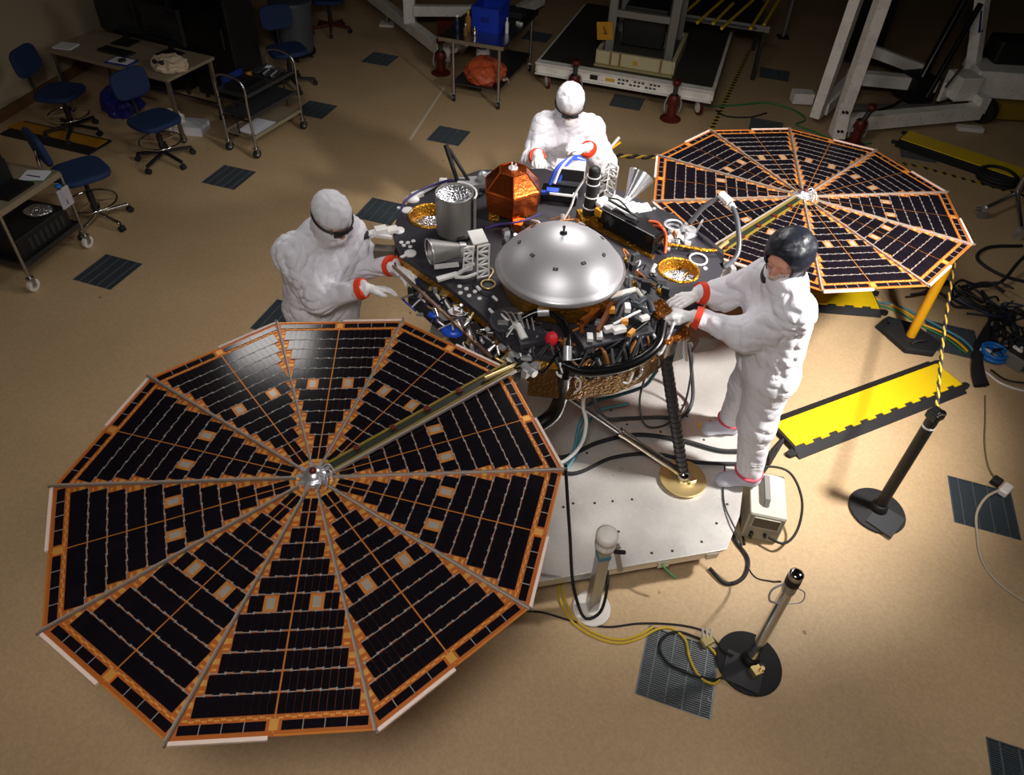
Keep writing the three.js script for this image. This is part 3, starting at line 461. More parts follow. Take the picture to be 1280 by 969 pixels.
  lp('arm_rail', [bar([0.50, 1.545, -3.08], [0.66, 1.56, -3.14], 0.03, 0.012), bar([0.45, 1.535, -3.02], [0.52, 1.545, -3.09], 0.02, 0.012), rod([0.66, 1.56, -3.14], [0.71, 1.53, -3.07], 0.012)], mats.pvc);
  for (const [x, z, s] of [[0.57, -3.04, 1], [0.62, -3.02, -1], [0.66, -3.03, 1]]) lp('elbow_hose', tube([[x - 0.03, 1.50, z + 0.05], [x, 1.55, z], [x + 0.05, 1.56, z - 0.03 * s], [x + 0.08, 1.52, z + 0.03]], 0.019, 9), M(0x33383f, 0.4));
  lp('arm_fitting', [box(0.05, 0.03, 0.03, 0.50, 1.50, -2.87, 0.4), box(0.07, 0.025, 0.04, 0.55, 1.51, -2.86, 0.4), box(0.03, 0.03, 0.05, 0.60, 1.55, -2.99), rod([0.52, 1.535, -2.87], [0.70, 1.55, -3.0], 0.007), box(0.05, 0.02, 0.03, 0.69, 1.52, -2.95, 0.5), box(0.03, 0.02, 0.05, 0.40, 1.49, -2.81), box(0.03, 0.02, 0.05, 0.45, 1.49, -2.83)], mats.whitePart);
  for (const g of [box(0.03, 0.03, 0.03, 0.52, 1.53, -2.99), box(0.035, 0.03, 0.03, 0.58, 1.53, -2.90), bar([0.60, 1.50, -2.83], [0.63, 1.5, -2.87], 0.022)]) lp('orange_fitting', g, M(0xd08a20, 0.5));
  lp('corner_foil', [sph(0.08, 0.88, 1.36, -3.03, 1.3, 0.55, 0.8), sph(0.06, 0.80, 1.37, -2.95, 1.2, 0.5, 0.7), box(0.1, 0.03, 0.1, 0.80, 1.46, -3.10, 0.6, 0.2)], M(0x9a5a1c, 0.28, 0.85, { bumpMap: T.foil, bumpScale: 0.03 }), 'crumpled orange foil at the deck corner');
  // golden boxes of the lower front
  lp('valve_box', [box(0.16, 0.10, 0.10, 0.56, 1.20, -2.90, 0.2, 0, 0, 0.01), box(0.12, 0.08, 0.1, 0.36, 1.14, -2.92, 0.1)], mats.gold, 'gold foil box under the front edge');
  for (const [x, z] of [[0.42, -2.84], [0.47, -2.83], [0.70, -2.88]]) lp('white_pipe', tube([[x, 1.28, z], [x + 0.01, 1.2, z + 0.02], [x - 0.02, 1.13, z + 0.01], [x - 0.01, 1.06, z - 0.03]], 0.010), mats.foilSilver);
  lp('white_pipe', tube([[0.58, 1.18, -2.83], [0.64, 1.16, -2.82], [0.66, 1.23, -2.83]], 0.007), mats.whitePart);
}
{ // a jumble of small hardware along the front-left side: connectors, tubes, brackets, wires
  const cols = [mats.silver, mats.wire, mats.charcoal, mats.goldSmooth, mats.steel, mats.whitePart, mats.silver, mats.chrome, mats.wire];
  const A = V(-0.66, 1.28, -3.56), B = V(0.12, 1.28, -2.74), n = V(-0.72, 0, 0.69);
  lp('equipment_shelf', [bar([-0.60, 1.20, -3.47], [0.02, 1.18, -2.80], 0.12, 0.13, 0.01), bar([-0.64, 1.30, -3.52], [-0.08, 1.30, -2.90], 0.05, 0.03)], mats.charcoal, 'dark equipment shelf under the deck edge');
  for (let i = 0; i < 150; i++) {
    const t = Math.pow(rnd(), 0.7), o = rr(-0.06, 0.10 + 0.04 * t), y = rr(-0.10, 0.07 + 0.08 * t);
    const p = A.clone().lerp(B, t).addScaledVector(n, o); p.y += y;
    const m = cols[Math.floor(rnd() * cols.length)], k = rnd();
    if (k < 0.4) lp('small_connector', rod(p, p.clone().add(V(rr(-0.04, 0.04), rr(-0.03, 0.04), rr(-0.04, 0.04))), rr(0.008, 0.016), rr(0.006, 0.014), 8), m);
    else if (k < 0.75) lp('small_bracket', box(rr(0.02, 0.06), rr(0.01, 0.035), rr(0.015, 0.05), p.x, p.y, p.z, rr(0, 3), rr(-0.5, 0.5), rr(-0.3, 0.3)), m);
    else lp('tube_line', tube([p, p.clone().add(V(rr(-0.06, 0.06), rr(-0.03, 0.05), rr(-0.06, 0.06))), p.clone().add(V(rr(-0.1, 0.1), rr(-0.04, 0.05), rr(-0.1, 0.1)))], rr(0.005, 0.009), 6, 4), m);
  }
  const wc = [mats.purple, mats.blue, mats.darkRed, mats.charcoal, mats.whitePart, mats.purple];
  for (let i = 0; i < 26; i++) {
    const t = rr(0.08, 0.5), p = A.clone().lerp(B, t).addScaledVector(n, rr(-0.02, 0.10)); p.y += rr(-0.12, 0.03);
    lp('harness_wire', tube([p, p.clone().add(V(rr(-0.02, 0.08), rr(-0.03, 0.03), rr(0, 0.08))), p.clone().add(V(rr(0.04, 0.12), rr(-0.05, 0.03), rr(0.04, 0.12)))], 0.006, 5, 4), wc[i % wc.length]);
  }
  lp('blue_bag', sph(0.05, -0.33, 1.25, -3.07, 1.4, 0.6, 1), M(0x1c4fd0, 0.35), 'blue wrapped connector');
  lp('blue_bag', sph(0.028, -0.45, 1.26, -3.19, 1.4, 0.7, 1), M(0x1c4fd0, 0.35));
  lp('side_rail', bar([-0.72, 1.40, -3.45], [-0.10, 1.32, -2.80], 0.014, 0.014), M(0x9c7d6a, 0.4, 0.6), 'thin pinkish metal rail');
  lp('silver_pipe', tube([[-0.30, 1.34, -3.13], [-0.24, 1.30, -3.03], [-0.22, 1.24, -2.97], [-0.2, 1.18, -2.95]], 0.017, 9), mats.silver);
  lp('silver_pipe', tube([[-0.40, 1.33, -3.25], [-0.33, 1.32, -3.13], [-0.27, 1.26, -3.05]], 0.013, 9), mats.silver);
}
{ // more small hardware standing on the deck: behind the dome, beside it and along the front
  const spots = [[0.05, -3.78, 0.20, 0.12, 26], [0.30, -3.86, 0.14, 0.10, 12], [0.74, -3.36, 0.13, 0.16, 22], [0.62, -3.60, 0.10, 0.06, 6], [0.08, -2.90, 0.18, 0.10, 20], [0.46, -2.92, 0.16, 0.08, 16], [0.95, -3.80, 0.14, 0.08, 12], [-0.25, -4.30, 0.16, 0.10, 12], [0.55, -4.25, 0.10, 0.08, 10]];
  const cols = [mats.wire, mats.silver, mats.charcoal, mats.black, mats.gold, mats.whitePart, mats.darkSteel, mats.black];
  for (const [cx, cz, rx, rz, n] of spots) for (let i = 0; i < n; i++) {
    const a = rnd() * TAU, q = Math.sqrt(rnd()), p = V(cx + rx * q * Math.cos(a), DY, cz + rz * q * Math.sin(a)), m = cols[Math.floor(rnd() * cols.length)], k = rnd();
    if (k < 0.35) lp('small_connector', rod(p, p.clone().add(V(rr(-0.03, 0.03), rr(0.02, 0.06), rr(-0.03, 0.03))), rr(0.008, 0.017), rr(0.006, 0.014), 8), m);
    else if (k < 0.7) { const h = rr(0.015, 0.05); lp('small_bracket', box(rr(0.02, 0.06), h, rr(0.02, 0.05), p.x, DY + h / 2, p.z, rr(0, 3)), m); }
    else lp('tube_line', tube([p.clone().add(V(0, 0.008, 0)), p.clone().add(V(rr(-0.06, 0.06), rr(0.02, 0.06), rr(-0.06, 0.06))), p.clone().add(V(rr(-0.1, 0.1), 0.012, rr(-0.1, 0.1)))], rr(0.004, 0.008), 6, 4), rnd() < 0.5 ? mats.black : rnd() < 0.5 ? mats.whitePart : M(0xb06a28, 0.5, 0.3));
  }
}
{ // hoses and harness draped over the front of the deck
  const edge = [[-0.05, -2.86], [0.12, -2.74], [0.33, -2.70], [0.57, -2.76], [0.75, -2.88], [0.90, -3.0]];
  for (let i = 0; i < 22; i++) {
    const a = rr(0, 4.2), k = Math.floor(a), f = a - k, p = V(edge[k][0] + (edge[k + 1][0] - edge[k][0]) * f, 0, edge[k][1] + (edge[k + 1][1] - edge[k][1]) * f), b = Math.min(a + rr(0.4, 1.0), 4.99), kb = Math.floor(b), fb = b - kb, q = V(edge[kb][0] + (edge[kb + 1][0] - edge[kb][0]) * fb, 0, edge[kb][1] + (edge[kb + 1][1] - edge[kb][1]) * fb);
    const inn = rr(0.06, 0.16), hy = rr(1.30, 1.41);
    lp('front_hose', tube([[p.x, DY + 0.012, p.z - inn], [p.x + 0.02, DY + rr(0.02, 0.05), p.z - inn * 0.4], [(p.x + q.x) / 2, hy, (p.z + q.z) / 2 + 0.04], [q.x, DY + rr(0.02, 0.05), q.z - inn * 0.4], [q.x + 0.02, DY + 0.012, q.z - inn * 1.2]], rr(0.006, 0.014), 7, 5), [mats.black, mats.blackGloss, mats.charcoal, mats.black, mats.wire, M(0x8a5a2a, 0.45, 0.3)][i % 6]);
  }
}
{ // legs: footpad, spring-wrapped main strut, telescoping tube
  const leg = (ft, top, bx, by, bz, brace) => {
    const g = lp('landing_leg', [rod([ft[0], ft[1] + 0.05, ft[2]], top, 0.031, 0.034, 16)], M(0x4b4a4c, 0.4, 0.5), 'dark ribbed strut with a gold footpad');
    const d = V(...top).sub(V(ft[0], ft[1] + 0.05, ft[2])), n = 24, rib = [];
    for (let i = 1; i < n; i++) { const p = V(ft[0], ft[1] + 0.05, ft[2]).addScaledVector(d, i / n); rib.push(rod(p, p.clone().addScaledVector(d, 0.012), 0.036, 0.036, 14)); }
    part(g, 'strut_ribs', rib, mats.darkSteel);
    const pad = part(g, 'footpad', lathe([[0, -0.004], [0.10, -0.004], [0.14, 0.008], [0.146, 0.022], [0.142, 0.026], [0.10, 0.016], [0.05, 0.024], [0.035, 0.03], [0.03, 0.055], [0, 0.06]], ft[0], ft[1] + 0.004, ft[2], 40), mats.goldSmooth, 'round gold footpad');
    part(g, 'foot_joint', [sph(0.045, ft[0], ft[1] + 0.05, ft[2]), box(0.04, 0.03, 0.03, ft[0] + 0.05, ft[1] + 0.045, ft[2] + 0.03, 0.4), box(0.03, 0.03, 0.03, ft[0] - 0.03, ft[1] + 0.05, ft[2] - 0.05)], mats.chrome);
    const f = V(ft[0] - 0.015, ft[1] + 0.06, ft[2] - 0.01), e = V(bx, by, bz), m = f.clone().lerp(e, 0.52);
    part(g, 'telescopic_strut', [rod(f, m, 0.026, 0.026, 14), rod(m.clone().lerp(f, 0.06), m, 0.029, 0.029, 14)], M(0xb7ad9c, 0.25, 0.95));
    part(g, 'inner_strut', rod(m, e, 0.017, 0.017, 12), mats.steel);
  };
  leg([1.107, PLAT, -2.862], [0.872, 1.17, -3.07], 0.30, 0.86, -3.02);
  leg([-0.42, PLAT, -3.25], [-0.25, 1.2, -3.45], 0.1, 0.86, -3.45);
  leg([0.6, PLAT, -4.3], [0.45, 1.2, -4.1], 0.4, 0.86, -3.75);
  lp('leg_bracket', [box(0.07, 0.16, 0.05, 0.935, 1.22, -3.06, 0.5), box(0.13, 0.10, 0.06, 0.86, 1.21, -3.06, 0.4), bar([0.80, 1.28, -3.0], [0.83, 1.15, -2.98], 0.015), bar([0.96, 1.3, -3.05], [1.0, 1.13, -3.06], 0.03, 0.012)], mats.steel, 'steel leg bracket');
  lp('hanging_tag', box(0.13, 0.14, 0.02, 1.10, 1.22, -3.10, 0.25, 0.3), M(0x6a5b50, 0.6), 'grey brown hanging panel');
}
// ---------------------------------------------------------------- the two round solar arrays
const cellCandidates = [];
function solarArray(cx, cz, a0, toLander, near) {
  const Y = 1.38, R = 1.08, ap = R * Math.cos(Math.PI / 10), tan = Math.tan(Math.PI / 10);
  const arr = grp(lander, 'solar_array', near ? 'round ten-sided solar array spread in front' : 'round ten-sided solar array spread behind');
  const bulk = [];
  const boxAt = (k, u, v, y, du, h, dv) => { const m = a0 + (k + 0.5) * TAU / 10; return mv(clean(new THREE.BoxGeometry(du, h, dv)), cx + u * Math.cos(m) - v * Math.sin(m), y, cz + u * Math.sin(m) + v * Math.cos(m), 0, -m, 0); };
  const pt = (k, u, v) => { const m = a0 + (k + 0.5) * TAU / 10; return [cx + u * Math.cos(m) - v * Math.sin(m), cz + u * Math.sin(m) + v * Math.cos(m)]; };
  const tabs = [], clips = [];
  const pitch = 0.0272, rowH = 0.0716;
  for (let k = 0; k < 10; k++) {
    const left = (k + 9) % 10 === toLander ? 0 : 0;
    const gore = part(arr, 'gore', prism([pt(k, 0.055, -0.055 * tan), pt(k, ap, -ap * tan), pt(k, ap, ap * tan), pt(k, 0.055, 0.055 * tan)], Y - 0.003, Y), mats.kapton, 'orange membrane gore');
    const lines = [], seam = [], tb = [];
    seam.push(boxAt(k, (0.12 + ap) / 2, 0, Y + 0.0006, ap - 0.14, 0.0012, 0.004));
    for (let i = 0; i < 12; i++) {
      const r0 = 0.104 + i * rowH, n = Math.floor(((r0 + rowH * 0.22) * tan - 0.010) / pitch);
      for (const s of [-1, 1]) {
        for (let c = 0; c < n; c++) {
          const patch = i === 6 && (c === Math.floor(n * 0.42) || c === Math.floor(n * 0.42) + 1);
          if (patch) continue;
          cellCandidates.push({ near, k, u: r0 + rowH / 2 - 0.002, v: s * (0.0030 + (c + 0.5) * pitch), arr, bulk, a0, cx, cz });
        }
        if (i === 6) {
          const v = s * (0.0030 + (Math.floor(n * 0.42) + 1) * pitch);
          part(arr, 'patch_frame', boxAt(k, r0 + rowH / 2 - 0.002, v, Y + 0.0014, 0.062, 0.0028, 0.052), mats.kaptonEdge);
          part(arr, 'patch_pane', boxAt(k, r0 + rowH / 2 - 0.002, v, Y + 0.0024, 0.044, 0.003, 0.030), mats.pane);
        }
        // string interconnects zigzag between the rows, with a bright joint at every other cell
        if (n > 0 && i > 0) for (let c = 0; c < n; c++) {
          const z0 = (c % 2 ? 0.0016 : -0.0016), v = s * (0.0030 + (c + 0.5) * pitch);
          lines.push(boxAt(k, r0 - 0.003 + z0, v, Y + 0.0042, 0.0028, 0.0014, pitch));
          if (c % 2 === 0) lines.push(boxAt(k, r0 - 0.003, v + s * pitch / 2, Y + 0.0048, 0.0095, 0.002, 0.0065));
        }
        // small gold tabs beside the spokes
        const w = (r0 + rowH * 0.6) * tan - 0.008 - (0.0030 + n * pitch);
        if (w > 0.006) tb.push(boxAt(k, r0 + rowH * 0.35, s * (0.0030 + n * pitch + w * 0.5), Y + 0.0011, 0.020, 0.0022, Math.min(w * 0.8, 0.026)), boxAt(k, r0 + rowH * 0.75, s * (0.0030 + n * pitch + w * 0.55), Y + 0.0009, 0.008, 0.0018, w * 0.6));
      }
    }
    // outer strip: four long cells each side, gold line inside it, clip in the middle
    for (const s of [-1, 1]) {
      for (let c = 0; c < 4; c++) cellCandidates.push({ near, k, u: 0.995, v: s * (0.024 + (c + 0.5) * 0.0715), arr, bulk, a0, cx, cz, du: 0.030, dv: 0.068 });
      for (let c = 1; c < 4; c++) lines.push(boxAt(k, 0.995, s * (0.024 + c * 0.0715), Y + 0.004, 0.034, 0.002, 0.0025));
    }
    for (let c = -14; c <= 14; c++) if (c) tb.push(boxAt(k, 0.969 + (c % 2 ? 0.002 : -0.002), c * 0.0208, Y + 0.002, 0.006, 0.004, 0.0165));
    tb.push(boxAt(k, 0.992, 0, Y + 0.002, 0.036, 0.004, 0.03));
    tb.push(boxAt(k, 0.100, 0, Y + 0.001, 0.02, 0.002, 0.05), boxAt(k, 0.075, 0.0, Y + 0.001, 0.012, 0.002, 0.03));
    part(arr, 'seam_tape', seam, mats.kaptonEdge);
    part(arr, 'interconnects', lines, mats.interconnect).userData.kind = 'stuff';
    part(arr, 'edge_tabs', tb, mats.tab).userData.kind = 'stuff';
    const s = -1;
    part(arr, 'edge_strip', boxAt(k, ap + 0.006, s * -0.17, Y, 0.013, 0.012, 0.315), mats.edgeBar, 'pale edge strip');
    part(arr, 'edge_hem', boxAt(k, ap - 0.002, s * 0.17, Y + 0.001, 0.006, 0.005, 0.33), mats.kaptonEdge);
  }
  for (let k = 0; k < 10; k++) {
    const a = a0 + k * TAU / 10, P = (r, y, o = 0) => [cx + r * Math.cos(a) - o * Math.sin(a), y, cz + r * Math.sin(a) + o * Math.cos(a)];
    if (k === toLander) {      // the hinged boom: two yellow-edged dark panels and a pale bar
      const b = part(arr, 'boom_panel', [bar(P(0.06, Y + 0.012, 0), P(R + 0.12, Y + 0.012, 0), 0.034, 0.012)], mats.boomDark, 'dark boom panel with yellow edges');
      part(arr, 'boom_edge', bar(P(0.06, Y + 0.016, -0.024), P(R + 0.02, Y + 0.016, -0.030), 0.012, 0.012), mats.boomYellow);
      part(arr, 'boom_edge', bar(P(0.06, Y + 0.016, 0.022), P(R + 0.02, Y + 0.016, 0.026), 0.010, 0.012), mats.boomYellow);
      part(arr, 'spoke', bar(P(0.05, Y + 0.02, 0.034), P(R + 0.02, Y + 0.02, 0.046), 0.010, 0.014), mats.spoke);
      part(arr, 'boom_tube', rod(P(R * 0.86, Y + 0.035, 0.004), P(R + 0.30, Y - 0.03, 0.0), 0.014, 0.014, 12), M(0xc9b27e, 0.3, 0.7));
      for (let q = 0; q < 5; q++) part(arr, 'boom_clip', box(0.022, 0.02, 0.03, ...P(0.22 + q * 0.19, Y + 0.02, -0.018), -a), mats.darkRed);
      part(arr, 'hinge_yoke', [bar(P(R + 0.06, Y - 0.02, -0.05), P(R + 0.26, Y - 0.04, -0.03), 0.03, 0.05), bar(P(R + 0.06, Y - 0.02, 0.06), P(R + 0.26, Y - 0.04, 0.03), 0.03, 0.05), rod(P(R + 0.1, Y - 0.01, -0.09), P(R + 0.1, Y - 0.01, 0.10), 0.022, 0.022, 12)], mats.wire);
    } else {
      part(arr, 'spoke', bar(P(0.05, Y + 0.008, 0.003), P(R + 0.004, Y + 0.008, 0.003), 0.006, 0.013), mats.spoke);
      part(arr, 'spoke_strap', bar(P(0.05, Y + 0.008, -0.0035), P(R + 0.018, Y + 0.008, -0.0035), 0.006, 0.012), mats.spokeStrap);
    }
  }
  const hub = part(arr, 'array_hub', [lathe([[0.0, 0], [0.055, 0], [0.058, 0.018], [0.045, 0.026], [0.03, 0.028], [0.028, 0.05], [0, 0.052]], cx, Y, cz, 24), ...Array.from({ length: 10 }, (_, k) => { const a = a0 + k * TAU / 10; return box(0.03, 0.02, 0.016, cx + 0.06 * Math.cos(a), Y + 0.014, cz + 0.06 * Math.sin(a), -a); })], mats.silver);
  part(arr, 'hub_knob', sph(0.016, cx, Y + 0.056, cz), mats.darkRed);
  part(arr, 'hub_wires', [0, 1, 2, 3].map(i => { const a = a0 + 2.2 + i * 0.5; return tube([[cx + 0.03 * Math.cos(a), Y + 0.03, cz + 0.03 * Math.sin(a)], [cx + 0.07 * Math.cos(a + 0.4), Y + 0.05, cz + 0.07 * Math.sin(a + 0.4)], [cx + 0.09 * Math.cos(a + 0.8), Y + 0.015, cz + 0.09 * Math.sin(a + 0.8)]], 0.003, 5, 4); }), mats.wire);
}
solarArray(-0.820, -1.930, 3.04, 4, true);
solarArray(1.985, -4.505, 2.99, 9, false);
{ // each cell in the front array that shows large is a piece of its own, the rest are joined
  const shown = cellCandidates.filter(c => c.near && !c.du);
  for (const c of cellCandidates) { const m = c.a0 + (c.k + 0.5) * TAU / 10; c.x = c.cx + c.u * Math.cos(m) - c.v * Math.sin(m); c.z = c.cz + c.u * Math.sin(m) + c.v * Math.cos(m); c.m = m; }
  shown.sort((a, b) => Math.hypot(a.x, a.z, 2.6) - Math.hypot(b.x, b.z, 2.6));
  const top = new Set(shown.slice(0, 300));
  const proto = metricUV(clean(new THREE.BoxGeometry(0.067, 0.003, 0.0264)));
  const c0 = V(...LC);
  for (const c of cellCandidates) {
    if (top.has(c)) {
      const m = new THREE.Mesh(proto, mats.cell); m.name = 'solar_cell'; m.castShadow = m.receiveShadow = true;
      m.position.set(c.x - c0.x, 1.3818 - c0.y, c.z - c0.z); m.rotation.y = -c.m; c.arr.add(m);
    } else c.bulk.push(mv(clean(new THREE.BoxGeometry(c.du || 0.067, 0.003, c.dv || 0.0264)), c.x, 1.3818, c.z, 0, -c.m, 0));
  }
  for (const arr of new Set(cellCandidates.map(c => c.arr))) part(arr, 'solar_cells', cellCandidates.find(c => c.arr === arr).bulk, mats.cell).userData.kind = 'stuff';
}
// ---------------------------------------------------------------- people
// distance fields meshed with surface nets
function netMesh(f, lo, hi, cell, iters = 1) {
  const n = [0, 1, 2].map(i => Math.ceil((hi[i] - lo[i]) / cell) + 2), [nx, ny, nz_] = n;
  const D = new Float32Array(nx * ny * nz_), B = 6;
  for (let bz = 0; bz < nz_; bz += B) for (let by = 0; by < ny; by += B) for (let bx = 0; bx < nx; bx += B) {
    const dc = f(lo[0] + (bx + B / 2) * cell, lo[1] + (by + B / 2) * cell, lo[2] + (bz + B / 2) * cell);
    const far = Math.abs(dc) > B * cell * 1.25 + 0.02;
    for (let z = bz; z < Math.min(bz + B, nz_); z++) for (let y = by; y < Math.min(by + B, ny); y++) for (let x = bx; x < Math.min(bx + B, nx); x++)
      D[(z * ny + y) * nx + x] = far ? dc : f(lo[0] + x * cell, lo[1] + y * cell, lo[2] + z * cell);
  }
  const id = new Int32Array(nx * ny * nz_).fill(-1), pos = [], ind = [];
  const at = (x, y, z) => D[(z * ny + y) * nx + x];
  for (let z = 0; z < nz_ - 1; z++) for (let y = 0; y < ny - 1; y++) for (let x = 0; x < nx - 1; x++) {
    let cnt = 0, sx = 0, sy = 0, sz = 0, mask = 0;
    const v = [at(x, y, z), at(x + 1, y, z), at(x, y + 1, z), at(x + 1, y + 1, z), at(x, y, z + 1), at(x + 1, y, z + 1), at(x, y + 1, z + 1), at(x + 1, y + 1, z + 1)];
    for (let i = 0; i < 8; i++) if (v[i] < 0) mask |= 1 << i;
    if (mask === 0 || mask === 255) continue;
    for (const [a, b] of EDGES) if ((v[a] < 0) !== (v[b] < 0)) {
      const t = v[a] / (v[a] - v[b]);
      sx += (a & 1) + t * ((b & 1) - (a & 1)); sy += ((a >> 1) & 1) + t * (((b >> 1) & 1) - ((a >> 1) & 1)); sz += (a >> 2) + t * ((b >> 2) - (a >> 2)); cnt++;
    }
    id[(z * ny + y) * nx + x] = pos.length / 3;
    pos.push(lo[0] + (x + sx / cnt) * cell, lo[1] + (y + sy / cnt) * cell, lo[2] + (z + sz / cnt) * cell);
  }
  const I = (x, y, z) => id[(z * ny + y) * nx + x];
  const quad = (a, b, c, d, flip) => { if (a < 0 || b < 0 || c < 0 || d < 0) return; if (flip) ind.push(a, c, b, b, c, d); else ind.push(a, b, c, b, d, c); };
  for (let z = 1; z < nz_ - 1; z++) for (let y = 1; y < ny - 1; y++) for (let x = 1; x < nx - 1; x++) {
    const s = at(x, y, z) < 0;
    if (s !== (at(x + 1, y, z) < 0)) quad(I(x, y - 1, z - 1), I(x, y, z - 1), I(x, y - 1, z), I(x, y, z), !s);
    if (s !== (at(x, y + 1, z) < 0)) quad(I(x - 1, y, z - 1), I(x, y, z - 1), I(x - 1, y, z), I(x, y, z), s);
    if (s !== (at(x, y, z + 1) < 0)) quad(I(x - 1, y - 1, z), I(x, y - 1, z), I(x - 1, y, z), I(x, y, z), !s);
  }
  const g = new THREE.BufferGeometry();
  g.setAttribute('position', new THREE.Float32BufferAttribute(pos, 3)); g.setIndex(ind); g.computeVertexNormals(); return g;
}
const EDGES = []; for (let a = 0; a < 8; a++) for (const b of [1, 2, 4]) if (!(a & b)) EDGES.push([a, a | b]);
function capField(caps, k) {      // caps: [ax,ay,az,bx,by,bz,ra,rb]; smooth union
  const C = caps.map(c => { const dx = c[3] - c[0], dy = c[4] - c[1], dz = c[5] - c[2]; return [...c, dx, dy, dz, 1 / Math.max(1e-9, dx * dx + dy * dy + dz * dz)]; });
  return (x, y, z) => {
    let d = 1e9;
    for (const c of C) {
      const px = x - c[0], py = y - c[1], pz = z - c[2];
      let t = (px * c[8] + py * c[9] + pz * c[10]) * c[11]; t = t < 0 ? 0 : t > 1 ? 1 : t;
      const e = Math.hypot(px - t * c[8], py - t * c[9], pz - t * c[10]) - (c[6] + t * (c[7] - c[6]));
      const h = Math.max(k - Math.abs(d - e), 0) / k; d = Math.min(d, e) - h * h * k * 0.25;
    }
    return d;
  };
}
const cap = (a, b, ra, rb = ra) => [...a, ...b, ra, rb];
function bounds(caps, pad) { const lo = [1e9, 1e9, 1e9], hi = [-1e9, -1e9, -1e9]; for (const c of caps) for (const o of [0, 3]) for (let i = 0; i < 3; i++) { const r = Math.max(c[6], c[7]) + pad; lo[i] = Math.min(lo[i], c[o + i] - r); hi[i] = Math.max(hi[i], c[o + i] + r); } return [lo, hi]; }
const smax = (a, b, k) => { const h = Math.max(k - Math.abs(a - b), 0) / k; return Math.max(a, b) + h * h * k * 0.25; };
// folds in loose cloth: wavering pleats in three directions, each in its own patches, deeper at the joints that bend
function folds(joints, amp, legs) {
  const dirs = [[0.85, 0.16, 0.5, 0.078], [-0.45, 0.30, 0.85, 0.070], [0.35, 0.85, 0.3, 0.066], [-0.4, 0.8, 0.35, 0.052]];
  const pleat = s => { const u = Math.abs(Math.sin(s)); return u * (1.7 - 0.7 * u) - 0.8; };
  return (x, y, z) => {
    let w = 0.6, e = 0; for (const j of joints) { const q = Math.hypot(x - j[0], y - j[1], z - j[2]); w = Math.max(w, 1.25 - q / 0.28); e = Math.max(e, 1 - q / 0.18); }
    if (y < legs) w *= 0.65;
    const g = 2.8 * nz(x * 3.6, y * 3.6, z * 3.6) + 0.9 * nz(x * 8, y * 8, z * 8 + 5); let d = 0;
    for (let i = 0; i < 4; i++) {
      const q = dirs[i], m = nz(x * 3.4 + i * 7.3, y * 3.4 + i * 3.1, z * 3.4 - i * 5.7) + (i === 3 ? 0.4 * Math.max(e, 0) - 0.05 : i === 2 ? 0.04 : 0.2); if (m <= 0) continue;
      d += Math.min(m * 2.4, 1) * pleat((x * q[0] + y * q[1] + z * q[2]) * Math.PI / q[3] + g);
    }
    return -amp * w * d - amp * 0.12 * (Math.abs(nz(x * 13 + 2, y * 13, z * 13)) * 2.5 - 0.5);
  };
}
function frame(o, fwd, upHint) {      // matrix: +z along fwd, +y near upHint
  const z = V(...fwd).normalize(), x = V(...upHint).cross(z).normalize(), y = z.clone().cross(x);
  return new THREE.Matrix4().makeBasis(x, y, z).setPosition(...o);
}
// a gloved hand: palm, four bent fingers of unequal length, thumb from the side of the palm
function gloveGeometry(m, side, curl, spread = 1) {
  const caps = [], L = [0.072, 0.080, 0.075, 0.058];
  caps.push(cap([0, 0, -0.045], [0, 0, 0.012], 0.029, 0.027));
  for (let i = 0; i < 4; i++) {
    const x = (i - 1.5) * 0.0205 * side * -1, a = curl * (0.8 + 0.12 * i), sp = (i - 1.5) * 0.05 * spread * side * -1;
    const b = [x * 1.05, -0.002, 0.088 - Math.abs(i - 1.2) * 0.004];
    caps.push(cap([x * 0.55, 0, 0.012], b, 0.0165, 0.0125));
    let p = b, ang = a * 0.55; const seg = [0.5, 0.28, 0.22];
    for (let s = 0; s < 3; s++) { const l = L[i] * seg[s] * 1.05, q = [p[0] + sp * l, p[1] - Math.sin(ang) * l, p[2] + Math.cos(ang) * l]; caps.push(cap(p, q, 0.0105 - s * 0.0008, 0.0098 - s * 0.0008)); p = q; ang += a * (s ? 0.7 : 0.9); }
  }
  const t0 = [0.020 * side, -0.006, 0.022], t1 = [0.044 * side, -0.016, 0.048], t2 = [0.052 * side, -0.026, 0.078], t3 = [0.046 * side, -0.034, 0.1];
  caps.push(cap(t0, t1, 0.018, 0.0145), cap(t1, t2, 0.013, 0.0115), cap(t2, t3, 0.0112, 0.0098));
  const base = capField(caps, 0.008), f = (x, y, z) => base(x, y, z) + 0.0012 * nz(x * 60, y * 60, z * 60);
  const [lo, hi] = bounds(caps, 0.012), g = netMesh(f, lo, hi, 0.0036); g.applyMatrix4(m); return g;
}
